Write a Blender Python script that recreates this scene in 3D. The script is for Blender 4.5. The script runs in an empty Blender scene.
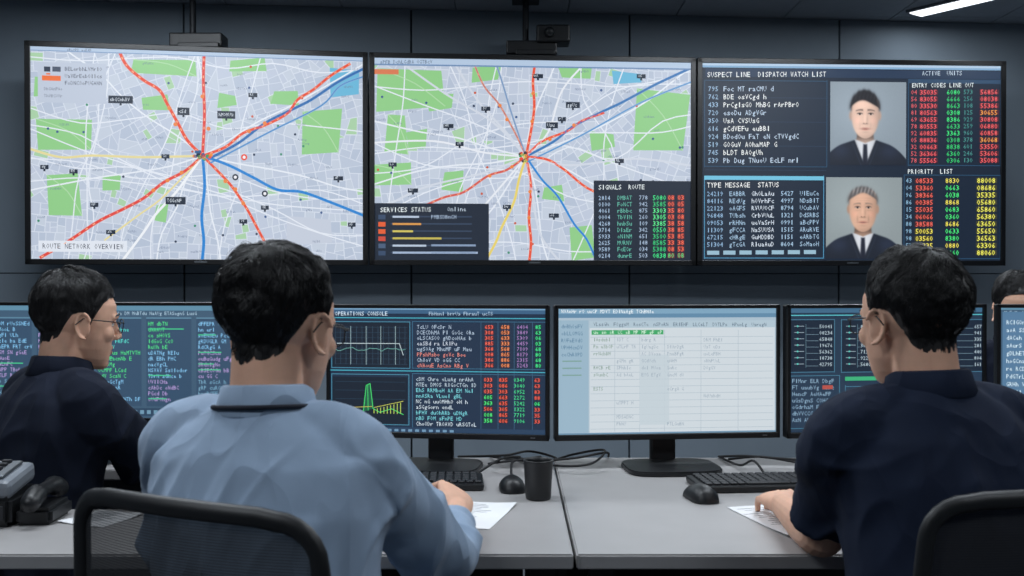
import bpy, bmesh, math, random
import numpy as np
from mathutils import Vector, Matrix, noise
from mathutils.bvhtree import BVHTree
random.seed(7); np.random.seed(7)
sc = bpy.context.scene
try:
    sc.view_settings.view_transform = 'Standard'
    sc.view_settings.look = 'None'
except Exception as e:
    print(e)

# ------------------------------------------------------------------ helpers
def lin(c):
    c = c / 255.0
    return c / 12.92 if c <= 0.04045 else ((c + 0.055) / 1.055) ** 2.4
def L3(rgb): return (lin(rgb[0]), lin(rgb[1]), lin(rgb[2]), 1.0)

def M(name, rgb, rough=0.5, metal=0.0, var=0.12, scale=25, bump=0.0, bscale=300, sss=0.0, spec=0.5, sheen=0.0, folds=0.0):
    m = bpy.data.materials.new(name); m.use_nodes = True
    nt = m.node_tree; b = nt.nodes['Principled BSDF']
    tc = nt.nodes.new('ShaderNodeTexCoord')
    n = nt.nodes.new('ShaderNodeTexNoise'); n.inputs['Scale'].default_value = scale; n.inputs['Detail'].default_value = 4
    nt.links.new(tc.outputs['Object'], n.inputs['Vector'])
    r = nt.nodes.new('ShaderNodeValToRGB')
    c = L3(rgb)
    r.color_ramp.elements[0].position = 0.3; r.color_ramp.elements[1].position = 0.7
    r.color_ramp.elements[0].color = tuple(x * (1 - var) for x in c[:3]) + (1,)
    r.color_ramp.elements[1].color = tuple(min(1, x * (1 + var)) for x in c[:3]) + (1,)
    nt.links.new(n.outputs['Fac'], r.inputs['Fac']); nt.links.new(r.outputs['Color'], b.inputs['Base Color'])
    b.inputs['Roughness'].default_value = rough; b.inputs['Metallic'].default_value = metal
    b.inputs['Specular IOR Level'].default_value = spec
    if sss: 
        b.inputs['Subsurface Weight'].default_value = sss
        b.inputs['Subsurface Radius'].default_value = (0.012, 0.005, 0.003)
        b.inputs['Subsurface Scale'].default_value = 0.5
    if sheen: b.inputs['Sheen Weight'].default_value = sheen
    last = None
    if bump:
        n2 = nt.nodes.new('ShaderNodeTexNoise'); n2.inputs['Scale'].default_value = bscale
        nt.links.new(tc.outputs['Object'], n2.inputs['Vector'])
        bp = nt.nodes.new('ShaderNodeBump'); bp.inputs['Strength'].default_value = bump; bp.inputs['Distance'].default_value = 0.002
        nt.links.new(n2.outputs['Fac'], bp.inputs['Height']); last = bp
    if folds:
        for sc_, dist, amp in ((5.0, 0.8, 0.020), (9.0, 0.6, 0.007)):
            mp = nt.nodes.new('ShaderNodeMapping'); mp.inputs['Rotation'].default_value = (0.3, 0.5, 0.2); mp.inputs['Scale'].default_value = (1.3, 1.3, 0.6)
            nt.links.new(tc.outputs['Object'], mp.inputs['Vector'])
            n3 = nt.nodes.new('ShaderNodeTexNoise'); n3.inputs['Scale'].default_value = sc_; n3.inputs['Detail'].default_value = 0.6; n3.inputs['Distortion'].default_value = dist
            nt.links.new(mp.outputs['Vector'], n3.inputs['Vector'])
            s1 = nt.nodes.new('ShaderNodeMath'); s1.operation = 'SUBTRACT'; s1.inputs[1].default_value = 0.5; nt.links.new(n3.outputs['Fac'], s1.inputs[0])
            s2 = nt.nodes.new('ShaderNodeMath'); s2.operation = 'ABSOLUTE'; nt.links.new(s1.outputs[0], s2.inputs[0])
            s3 = nt.nodes.new('ShaderNodeMath'); s3.operation = 'MULTIPLY'; s3.inputs[1].default_value = 5.0; s3.use_clamp = True; nt.links.new(s2.outputs[0], s3.inputs[0])
            b4 = nt.nodes.new('ShaderNodeBump'); b4.inputs['Strength'].default_value = folds; b4.inputs['Distance'].default_value = amp; b4.invert = True
            nt.links.new(s3.outputs[0], b4.inputs['Height'])
            if last: nt.links.new(last.outputs['Normal'], b4.inputs['Normal'])
            last = b4
    if last: nt.links.new(last.outputs['Normal'], b.inputs['Normal'])
    return m

def mesh_obj(name, V, F, mats, mi=None, smooth=True, parent=None, mat_world=None):
    me = bpy.data.meshes.new(name)
    me.from_pydata([tuple(v) for v in V], [], [tuple(f) for f in F])
    for m in mats: me.materials.append(m)
    if mi is not None: me.polygons.foreach_set('material_index', np.array(mi, dtype=np.int32))
    if isinstance(smooth, bool): sm = np.full(len(me.polygons), smooth)
    else: sm = np.array(smooth)
    me.polygons.foreach_set('use_smooth', sm)
    me.update()
    o = bpy.data.objects.new(name, me); sc.collection.objects.link(o)
    if mat_world is not None: o.matrix_world = mat_world
    if parent is not None:
        o.parent = parent
        o.matrix_parent_inverse = Matrix.Translation(-parent.location) if parent.get('wc') else Matrix.Identity(4)
    return o

def empty(name, loc=(0, 0, 0), rz=0.0, wc=False):
    e = bpy.data.objects.new(name, None); e.empty_display_size = 0.1
    e.location = loc; e.rotation_euler = (0, 0, rz); sc.collection.objects.link(e)
    if wc: e['wc'] = 1
    return e

class B:
    def __init__(s): s.V = []; s.F = []; s.mi = []; s.sm = []; s.mats = []
    def add(s, V, F, mat, smooth=True):
        if mat not in s.mats: s.mats.append(mat)
        k = s.mats.index(mat); o = len(s.V)
        s.V.extend([tuple(v) for v in V]); s.F.extend([tuple(i + o for i in f) for f in F])
        s.mi.extend([k] * len(F)); s.sm.extend([smooth] * len(F))
    def box(s, c, size, mat, bev=0.003, rot=None, seg=2):
        bm = bmesh.new(); bmesh.ops.create_cube(bm, size=1.0)
        for v in bm.verts: v.co = Vector((v.co.x * size[0], v.co.y * size[1], v.co.z * size[2]))
        if bev > 0:
            bmesh.ops.bevel(bm, geom=bm.edges[:], offset=min(bev, min(size) * 0.45), segments=seg, affect='EDGES', profile=0.5)
        mt = Matrix.Translation(c) @ (rot.to_4x4() if rot is not None else Matrix.Identity(4))
        bm.transform(mt); bm.verts.index_update()
        s.add([v.co[:] for v in bm.verts], [[v.index for v in f.verts] for f in bm.faces], mat, False); bm.free()
    def prism(s, poly, z0, z1, mat, bev=0.004):
        bm = bmesh.new(); vs = [bm.verts.new((x, y, z0)) for x, y in poly]; f = bm.faces.new(vs)
        r = bmesh.ops.extrude_face_region(bm, geom=[f])
        for v in [g for g in r['geom'] if isinstance(g, bmesh.types.BMVert)]: v.co.z = z1
        bmesh.ops.recalc_face_normals(bm, faces=bm.faces[:])
        if bev: bmesh.ops.bevel(bm, geom=bm.edges[:], offset=bev, segments=2, affect='EDGES')
        bm.verts.index_update()
        s.add([v.co[:] for v in bm.verts], [[v.index for v in f.verts] for f in bm.faces], mat, False); bm.free()
    def tube(s, pts, rad, mat, n=12, caps=True):
        V, F = tube(pts, rad, n, caps); s.add(V, F, mat, True)
    def loft(s, rings, mat, smooth=True, cap=True):
        V, F = loft(rings, cap); s.add(V, F, mat, smooth)
    def obj(s, name, parent=None, loc=None, rz=0.0):
        o = mesh_obj(name, s.V, s.F, s.mats, s.mi, s.sm, parent)
        if loc is not None: o.location = loc; o.rotation_euler = (0, 0, rz)
        return o

def loft(rings, cap=True):
    n = len(rings[0]); V = [tuple(p) for r in rings for p in r]; F = []
    for i in range(len(rings) - 1):
        for j in range(n):
            a = i * n + j; b = i * n + (j + 1) % n
            F.append((a, b, b + n, a + n))
    if cap:
        F.append(tuple(range(n - 1, -1, -1))); F.append(tuple(range((len(rings) - 1) * n, len(rings) * n)))
    return V, F

def tube(pts, rad, n=12, caps=True):
    P = [Vector(p) for p in pts]
    if not hasattr(rad, '__len__'): rad = [rad] * len(P)
    rad = list(rad)
    T = []
    for i in range(len(P)):
        t = (P[min(i + 1, len(P) - 1)] - P[max(i - 1, 0)]); T.append(t.normalized())
    if caps:
        a0 = []; r0 = []; 
        for k in (80, 55, 28):
            a = math.radians(k); a0.append(P[0] - T[0] * rad[0] * math.sin(a)); r0.append(rad[0] * math.cos(a))
        a1 = []; r1 = []
        for k in (28, 55, 80):
            a = math.radians(k); a1.append(P[-1] + T[-1] * rad[-1] * math.sin(a)); r1.append(rad[-1] * math.cos(a))
        P = a0 + P + a1; rad = r0 + rad + r1; T = [T[0]] * 3 + T + [T[-1]] * 3
    ref = Vector((0, 0, 1)) if abs(T[0].z) < 0.9 else Vector((1, 0, 0))
    u = (ref - T[0] * ref.dot(T[0])).normalized(); rings = []
    for i in range(len(P)):
        u = (u - T[i] * u.dot(T[i])).normalized(); w = T[i].cross(u)
        rings.append([P[i] + (u * math.cos(2 * math.pi * j / n) + w * math.sin(2 * math.pi * j / n)) * rad[i] for j in range(n)])
    return loft(rings, True)

def ellipsoid(c, r, rot=None, n=20):
    rings = []
    c = Vector(c); m = max(6, n // 2)
    for i in range(m + 1):
        t = math.pi * (i + 0.02) / (m + 0.04)
        ring = []
        for j in range(n):
            a = 2 * math.pi * j / n
            p = Vector((r[0] * math.sin(t) * math.cos(a), r[1] * math.sin(t) * math.sin(a), -r[2] * math.cos(t)))
            if rot is not None: p = rot @ p
            ring.append(c + p)
        rings.append(ring)
    return loft(rings, True)

def smooth_path(pts, k=6):
    P = [Vector(p) for p in pts]; out = []
    for i in range(len(P) - 1):
        p0 = P[max(i - 1, 0)]; p1 = P[i]; p2 = P[i + 1]; p3 = P[min(i + 2, len(P) - 1)]
        for j in range(k):
            t = j / k
            out.append(0.5 * ((2 * p1) + (p2 - p0) * t + (2 * p0 - 5 * p1 + 4 * p2 - p3) * t * t + (3 * p1 - p0 - 3 * p2 + p3) * t ** 3))
    out.append(P[-1]); return out

def remesh(parts, voxel, smooth=4):
    V = []; F = []
    for v, f in parts:
        o = len(V); V.extend([tuple(x) for x in v]); F.extend([tuple(i + o for i in q) for q in f])
    me = bpy.data.meshes.new('tmp'); me.from_pydata(V, [], F); me.update()
    bm = bmesh.new(); bm.from_mesh(me); bmesh.ops.triangulate(bm, faces=[f for f in bm.faces if len(f.verts) > 4]); bm.to_mesh(me); bm.free()
    o = bpy.data.objects.new('tmp', me); sc.collection.objects.link(o)
    r = o.modifiers.new('r', 'REMESH'); r.mode = 'VOXEL'; r.voxel_size = voxel
    if smooth:
        s = o.modifiers.new('s', 'SMOOTH'); s.factor = 0.5; s.iterations = smooth
    dg = bpy.context.evaluated_depsgraph_get(); ev = o.evaluated_get(dg)
    m2 = bpy.data.meshes.new_from_object(ev)
    n = len(m2.vertices); A = np.zeros(n * 3); m2.vertices.foreach_get('co', A)
    N = np.zeros(n * 3); m2.vertices.foreach_get('normal', N)
    Fs = [tuple(p.vertices) for p in m2.polygons]
    bpy.data.objects.remove(o); bpy.data.meshes.remove(me); bpy.data.meshes.remove(m2)
    return A.reshape(-1, 3), N.reshape(-1, 3), Fs

# ------------------------------------------------------------------ materials
m_black = M('black_plastic', (20, 22, 25), 0.42, bump=0.1)
m_bezel = M('bezel_plastic', (12, 13, 16), 0.35)
m_dark = M('dark_rubber', (18, 19, 22), 0.7)
m_key = M('key_plastic', (30, 32, 37), 0.5)
m_metal = M('brushed_metal', (120, 125, 130), 0.35, 0.9)
m_silver = M('grey_plastic', (120, 126, 134), 0.4)
m_desk = M('desk_laminate', (160, 158, 158), 0.42, var=0.03, scale=12, bump=0.05)
m_edge = M('desk_edge_band', (150, 149, 150), 0.5, var=0.03)
m_leg = M('desk_steel', (30, 33, 38), 0.5, 0.3)
m_wall = M('wall_panel_paint', (122, 134, 145), 0.8, var=0.05, scale=3, bump=0.1, bscale=80)
m_wallside = M('wall_paint', (104, 114, 124), 0.85, var=0.06, scale=3)
m_seam = M('wall_seam', (72, 80, 89), 0.9)
m_ceil = M('ceiling_tile_paint', (164, 171, 180), 0.9, var=0.04, bump=0.2, bscale=150)
m_cseam = M('ceiling_grid', (124, 131, 140), 0.9)
m_floor = M('floor_carpet', (88, 92, 98), 0.95, var=0.2, scale=60, bump=0.3)
m_paper = M('paper', (225, 226, 228), 0.8, var=0.02)
m_trim = M('trim_paint', (40, 46, 55), 0.6)
m_skin = M('skin', (216, 170, 145), 0.62, var=0.07, scale=26, sss=0.14, bump=0.10, bscale=420, spec=0.28)
m_lip = M('lip_skin', (175, 112, 100), 0.5, sss=0.12)
m_hair = M('hair_black', (19, 18, 20), 0.46, var=0.35, scale=90, spec=0.5)
m_eye = M('eye_white', (215, 212, 208), 0.2, var=0.02)
m_iris = M('iris', (30, 18, 12), 0.15)
m_shirtblue = M('shirt_blue_cotton', (146, 166, 190), 0.9, var=0.03, bump=0.25, bscale=900, sheen=0.1, folds=0.42, spec=0.25)
m_shirtnavy = M('shirt_navy_cotton', (20, 30, 50), 0.9, var=0.06, bump=0.25, bscale=900, folds=0.45, spec=0.25)
m_shirtdark = M('shirt_dark_cotton', (17, 24, 40), 0.9, var=0.06, bump=0.25, bscale=900, folds=0.4, spec=0.25)
m_trouser = M('trouser_cloth', (20, 22, 30), 0.9)
m_shoe = M('shoe_leather', (14, 13, 13), 0.35)
m_lanyard = M('lanyard_fabric', (18, 22, 38), 0.8)
m_seat = M('seat_fabric', (24, 26, 30), 0.95, bump=0.3, bscale=600)
m_frame = M('chair_frame_plastic', (19, 21, 24), 0.5)

def mesh_fabric():
    m = bpy.data.materials.new('chair_mesh_fabric'); m.use_nodes = True; nt = m.node_tree
    b = nt.nodes['Principled BSDF']; b.inputs['Base Color'].default_value = L3((22, 24, 29)); b.inputs['Roughness'].default_value = 0.85
    tc = nt.nodes.new('ShaderNodeTexCoord'); wv = nt.nodes.new('ShaderNodeTexWave'); wv.bands_direction = 'Z'; wv.inputs['Scale'].default_value = 90
    mr = nt.nodes.new('ShaderNodeMapRange'); mr.inputs['To Min'].default_value = 0.78; mr.inputs['To Max'].default_value = 0.93
    nt.links.new(tc.outputs['Object'], wv.inputs['Vector']); nt.links.new(wv.outputs['Fac'], mr.inputs['Value'])
    nt.links.new(mr.outputs['Result'], b.inputs['Alpha'])
    return m
m_meshfab = mesh_fabric()

def screen_mat(name, strength):
    m = bpy.data.materials.new(name); m.use_nodes = True; nt = m.node_tree
    b = nt.nodes['Principled BSDF']; b.inputs['Base Color'].default_value = (0.01, 0.012, 0.015, 1); b.inputs['Roughness'].default_value = 0.5
    a = nt.nodes.new('ShaderNodeVertexColor'); a.layer_name = 'Col'
    nt.links.new(a.outputs['Color'], b.inputs['Emission Color']); b.inputs['Emission Strength'].default_value = strength
    return m
m_screen = screen_mat('display_pixels', 1.0)

# ------------------------------------------------------------------ 2D display drawing
LET = 'ABCDEFGHILMNOPRSTUVabcdeghnorsu'; DIG = '0123456789'
GLY = {}
def build_glyphs():
    for ch in sorted(set('ABCDEFGHIJKLMNOPQRSTUVWXYZabcdefghijklmnopqrstuvwxyz0123456789:-.')):
        cu = bpy.data.curves.new('g', 'FONT'); cu.body = ch; cu.resolution_u = 1; cu.size = 1.0
        o = bpy.data.objects.new('g', cu); sc.collection.objects.link(o)
        dg = bpy.context.evaluated_depsgraph_get(); me = bpy.data.meshes.new_from_object(o.evaluated_get(dg))
        V = [(v.co.x, v.co.y) for v in me.vertices]; F = [tuple(p.vertices) for p in me.polygons]
        bpy.data.objects.remove(o); bpy.data.curves.remove(cu); bpy.data.meshes.remove(me)
        if not V: continue
        x0 = min(v[0] for v in V); x1 = max(v[0] for v in V); w = max(x1 - x0, 0.001)
        tgt = 0.80 if w > 0.25 else 0.25           # narrow monospaced face, cell width 1
        FF = []
        for f in F:
            ar = sum(V[f[i]][0] * V[f[(i + 1) % len(f)]][1] - V[f[(i + 1) % len(f)]][0] * V[f[i]][1] for i in range(len(f)))
            FF.append(f if ar > 0 else f[::-1])
        GLY[ch] = ([((v[0] - x0) / w * tgt + (0.80 - tgt) / 2, v[1] / 0.70) for v in V], FF)
build_glyphs()
print('glyphs', len(GLY), sum(len(g[1]) for g in GLY.values()))
def word(n, s=LET): return ''.join(random.choice(s) for _ in range(n))
def phrase(n):
    o = ''
    while len(o) < n: o += word(random.randint(2, 8)) + ' '
    return o[:n]

class Canvas:
    """flat display image, laid out on its own pixel grid (x0..x1, y0..y1)"""
    def __init__(s, x0, y0, x1, y1, W, H, dtop=0.0, dbot=0.0):
        s.x0, s.y0, s.x1, s.y1, s.W, s.H = x0, y0, x1, y1, W, H; s.dt, s.db = dtop, dbot
        s.V = []; s.F = []; s.C = []; s.ls = 1.0
    def uv(s, x, y):
        u = (x - s.x0) / (s.x1 - s.x0); t = s.y0 + s.dt * u; b = s.y1 + s.db * u
        return u, (y - t) / (b - t)
    def poly(s, pts, col, lay=1, raw=False):
        P = pts if raw else [s.uv(x, y) for x, y in pts]
        for ax, lim, sg in ((0, 0, 1), (0, 1, -1), (1, 0, 1), (1, 1, -1)):
            if not P: return
            Q = []
            for i in range(len(P)):
                a = P[i]; b = P[(i + 1) % len(P)]; da = (a[ax] - lim) * sg; db = (b[ax] - lim) * sg
                if da >= 0: Q.append(a)
                if (da > 0 and db < 0) or (da < 0 and db > 0):
                    t = da / (da - db); Q.append((a[0] + (b[0] - a[0]) * t, a[1] + (b[1] - a[1]) * t))
            P = Q
        if len(P) < 3: return
        ar = sum(P[i][0] * P[(i + 1) % len(P)][1] - P[(i + 1) % len(P)][0] * P[i][1] for i in range(len(P)))
        if abs(ar) < 1e-9: return
        if ar > 0: P = P[::-1]
        o = len(s.V)
        for u, v in P: s.V.append((u * s.W, -0.0004 - 0.0003 * lay, (1 - v) * s.H))
        s.F.append(tuple(range(o, o + len(P)))); s.C.extend([L3(col)] * len(P))
    def image(s, xa, ya, xb, yb, nx, ny, fn, lay=3):
        X = np.linspace(xa, xb, nx + 1); Y = np.linspace(ya, yb, ny + 1); XX, YY = np.meshgrid(X, Y); rgb = np.clip(fn(XX, YY), 0, 255) / 255.0
        rgb = np.where(rgb <= 0.04045, rgb / 12.92, ((rgb + 0.055) / 1.055) ** 2.4); o = len(s.V); xm = (xa + xb) / 2
        va = s.uv(xm, ya)[1]; vb = s.uv(xm, yb)[1]
        for j in range(ny + 1):
            v = va + (vb - va) * j / ny
            for i in range(nx + 1): s.V.append((s.uv(X[i], 0)[0] * s.W, -0.0004 - 0.0003 * lay, (1 - v) * s.H))
        for j in range(ny):
            for i in range(nx):
                q = [(j, i), (j + 1, i), (j + 1, i + 1), (j, i + 1)]
                s.F.append(tuple(o + a * (nx + 1) + b for a, b in q)); s.C.extend([tuple(rgb[a, b]) + (1.0,) for a, b in q])
    def rect(s, xa, ya, xb, yb, col, lay=1):
        xm = (xa + xb) / 2; ua = s.uv(xa, 0)[0]; ub = s.uv(xb, 0)[0]; va = s.uv(xm, ya)[1]; vb = s.uv(xm, yb)[1]
        s.poly([(ua, va), (ub, va), (ub, vb), (ua, vb)], col, lay, True)
    def bg(s, col): s.poly([(0, 0), (1, 0), (1, 1), (0, 1)], col, 0, True)
    def frame(s, xa, ya, xb, yb, col, w=0.7, lay=2):
        s.rect(xa, ya, xb, ya + w, col, lay); s.rect(xa, yb - w, xb, yb, col, lay); s.rect(xa, ya, xa + w, yb, col, lay); s.rect(xb - w, ya, xb, yb, col, lay)
    def ell(s, cx, cy, rx, ry, col, lay=1, n=24):
        s.poly([(cx + rx * math.cos(2 * math.pi * i / n), cy + ry * math.sin(2 * math.pi * i / n)) for i in range(n)], col, lay)
    def line(s, pts, w, col, lay=2):
        w = w * s.ls
        for i in range(len(pts) - 1):
            (xa, ya), (xb, yb) = pts[i], pts[i + 1]; d = math.hypot(xb - xa, yb - ya)
            if d < 1e-6: continue
            ex, ey = (xb - xa) / d * w * 0.3, (yb - ya) / d * w * 0.3
            nx, ny = -(yb - ya) / d * w / 2, (xb - xa) / d * w / 2
            s.poly([(xa - ex + nx, ya - ey + ny), (xb + ex + nx, yb + ey + ny), (xb + ex - nx, yb + ey - ny), (xa - ex - nx, ya - ey - ny)], col, lay)
    def dash(s, pts, w, col, on, off, lay=3):
        t0 = 0
        for i in range(len(pts) - 1):
            (xa, ya), (xb, yb) = pts[i], pts[i + 1]; d = math.hypot(xb - xa, yb - ya); t = -t0
            while t < d:
                if t >= 0:
                    t2 = min(t + on, d); s.line([(xa + (xb - xa) * t / d, ya + (yb - ya) * t / d), (xa + (xb - xa) * t2 / d, ya + (yb - ya) * t2 / d)], w, col, lay)
                t += on + off
            t0 = (t0 + d) % (on + off)
    def text(s, x, y, st, h, col, lay=3, k=1.0):
        hh = h * 0.80; adv = h * 0.56 * k; y += h * 0.90; lc = L3(tuple(min(255, v * 1.08) for v in col)); yy = -0.0004 - 0.0003 * lay
        for ch in st:
            g = GLY.get(ch)
            if g:
                u0, v0 = s.uv(x, y - hh); u1, v1 = s.uv(x + adv, y)
                if u0 > 0 and u1 < 1 and v0 > 0 and v1 < 1:
                    o = len(s.V); du = u1 - u0; dv = v1 - v0
                    for gx, gy in g[0]: s.V.append(((u0 + gx * du) * s.W, yy, (1 - (v1 - gy * dv)) * s.H))
                    for f in g[1]: s.F.append(tuple(o + i for i in f)); s.C.extend([lc] * len(f))
            x += adv
    def obj(s, name, parent, loc):
        me = bpy.data.meshes.new(name); me.from_pydata(s.V, [], s.F); me.materials.append(m_screen)
        ca = me.color_attributes.new('Col', 'FLOAT_COLOR', 'CORNER')
        ca.data.foreach_set('color', np.array(s.C, dtype=np.float32).ravel())
        o = bpy.data.objects.new(name, me); sc.collection.objects.link(o); o.parent = parent; o.location = loc; return o

def smoothpts(pts, k=4): return [(p.x, p.y) for p in smooth_path([(a, b, 0) for a, b in pts], k)]

def split_blocks(poly, minA, out, depth=0):
    A = abs(sum(poly[i][0] * poly[(i + 1) % len(poly)][1] - poly[(i + 1) % len(poly)][0] * poly[i][1] for i in range(len(poly)))) / 2
    if A < minA * random.uniform(0.5, 2.2) or depth > 14:
        out.append((poly, A)); return
    best = max(range(len(poly)), key=lambda i: math.hypot(poly[i][0] - poly[(i + 1) % len(poly)][0], poly[i][1] - poly[(i + 1) % len(poly)][1]))
    a = poly[best]; b = poly[(best + 1) % len(poly)]; t = random.uniform(0.36, 0.64)
    p = (a[0] + (b[0] - a[0]) * t, a[1] + (b[1] - a[1]) * t)
    ang = math.atan2(b[1] - a[1], b[0] - a[0]) + math.pi / 2 + random.gauss(0, 0.07 if depth > 3 else 0.4)
    n = (-math.sin(ang), math.cos(ang))
    side = [(q[0] - p[0]) * n[0] + (q[1] - p[1]) * n[1] for q in poly]; P1 = []; P2 = []
    for i in range(len(poly)):
        q = poly[i]; r = poly[(i + 1) % len(poly)]; dq = side[i]; dr = side[(i + 1) % len(poly)]
        (P1 if dq >= 0 else P2).append(q)
        if dq * dr < 0:
            tt = dq / (dq - dr); x = (q[0] + (r[0] - q[0]) * tt, q[1] + (r[1] - q[1]) * tt); P1.append(x); P2.append(x)
    if len(P1) < 3 or len(P2) < 3: out.append((poly, A)); return
    split_blocks(P1, minA, out, depth + 1); split_blocks(P2, minA, out, depth + 1)

RED = (230, 78, 50); BLU = (38, 128, 206); YEL = (228, 206, 104); GRN = (142, 202, 134)
def draw_map(c, x0, y0, x1, y1, hub, parks, seed):
    random.seed(seed)
    c.bg((210, 218, 231)); out = []
    split_blocks([(x0 - 4, y0 - 4), (x1 + 4, y0 - 4), (x1 + 4, y1 + 4), (x0 - 4, y1 + 4)], 105, out)
    for poly, A in out:
        cx = sum(p[0] for p in poly) / len(poly); cy = sum(p[1] for p in poly) / len(poly); k = 1 - 0.85 / math.sqrt(max(A, 6))
        if k < 0.2: continue
        g = random.choice([(184, 195, 213), (188, 198, 216), (179, 191, 210), (193, 203, 218)])
        if random.random() < 0.04: g = (166, 205, 165)
        c.poly([(cx + (p[0] - cx) * k, cy + (p[1] - cy) * k) for p in poly], g, 1)
    for p, col in parks: c.poly(p, col, 2)
    for p, col in parks[:4]:
        (ax, ay), (bx, by) = p[0], p[2]; c.line(smoothpts([(ax, ay), ((ax + bx) / 2 + 3, (ay + by) / 2 - 4), (bx, by)], 4), 0.9, (176, 216, 170), 3)
    for i in range(7):
        a = 2 * math.pi * (i + random.random() * 0.7) / 7; pts = [hub]
        for k in range(1, 7):
            a += random.gauss(0, 0.14); pts.append((pts[-1][0] + 36 * math.cos(a), pts[-1][1] + 28 * math.sin(a)))
        c.line(smoothpts(pts, 3), 1.5, (226, 232, 241), 3)
    for i in range(7):
        y = random.uniform(y0, y1); x = x0; pts = []
        sl = random.uniform(-0.35, 0.35)
        while x < x1 + 50: pts.append((x, y + (x - x0) * sl + random.gauss(0, 5))); x += 48
        c.line(smoothpts(pts, 4), 1.2, (224, 230, 240), 3)
    for i in range(6):
        x = random.uniform(x0, x1); y = y0; pts = []
        sl = random.uniform(-0.4, 0.4)
        while y < y1 + 50: pts.append((x + (y - y0) * sl + random.gauss(0, 4), y)); y += 44
        c.line(smoothpts(pts, 4), 1.2, (224, 230, 240), 3)
    for i in range(90):
        x, y = random.uniform(x0, x1), random.uniform(y0 + 12, y1)
        if i % 3: c.text(x, y, word(random.randint(4, 7)), 2.8, (100, 114, 140), 4)
        else: c.ell(x, y, 1.3, 1.3, random.choice([(60, 90, 140), (200, 90, 60), (60, 140, 110), (40, 54, 80)]), 4, 8)
def R4(a, b, c, d, sk=4): return [(a + random.uniform(-sk, sk), b), (c, b + random.uniform(-sk, sk)), (c + random.uniform(-sk, sk), d), (a, d + random.uniform(-sk, sk))]
def label(c, x, y, w=16, h=7):
    c.rect(x - w / 2, y - h / 2, x + w / 2, y + h / 2, (22, 34, 52), 6); c.text(x - w / 2 + 1.5, y - 2.4, word(max(1, int((w - 3) / 2.5))), 4.4 if w > 10 else 3.4, (205, 214, 225), 7)
    c.rect(x - 1, y + h / 2, x + 1, y + h / 2 + 2, (22, 34, 52), 6)
def route(c, pts, col, w=2.6, dash=True):
    p = smoothpts(pts, 6); c.line(p, w + 0.7, tuple(int(v * 0.5 + 110) for v in col), 4); c.line(p, w, col, 5)
    if dash and col[0] > 180: c.dash(p, w * 0.45, (246, 170, 130), 2.0, 6.5, 6)

def build_display(name, p0, p1, drawfn, cx):
    z0, z1 = 1.325, 2.390; dx, dy = p1[0] - p0[0], p1[1] - p0[1]; W = math.hypot(dx, dy) - 0.008; H = z1 - z0
    e = empty(name, (p0[0] + dx / W * 0.004, p0[1] + dy / W * 0.004, z0), math.atan2(dy, dx)); b = B(); bz = 0.026
    b.box((W / 2, 0.035, H / 2), (W, 0.07, H), m_bezel, 0.004)
    for c0, s0 in (((W / 2, -0.004, bz / 2), (W, 0.012, bz)), ((W / 2, -0.004, H - bz / 2), (W, 0.012, bz)), ((bz / 2, -0.004, H / 2), (bz, 0.012, H)), ((W - bz / 2, -0.004, H / 2), (bz, 0.012, H))):
        b.box(c0, s0, m_bezel, 0.002)
    b.box((W / 2, -0.011, bz / 2), (0.06, 0.002, 0.008), m_metal, 0.0005)
    b.box((W / 2, 0.10, H * 0.5), (0.5, 0.06, 0.4), m_black, 0.01)
    for k in (0.35, 0.65): b.box((W * k, 0.16, H * 0.5), (0.04, 0.16, 0.06), m_leg, 0.004)
    b.obj('display_body', e)
    c = Canvas(*cx[:4], W - 2 * bz, H - 2 * bz, cx[4], cx[5]); drawfn(c); c.obj('display_image', e, (bz, 0, bz)); return e

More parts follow.
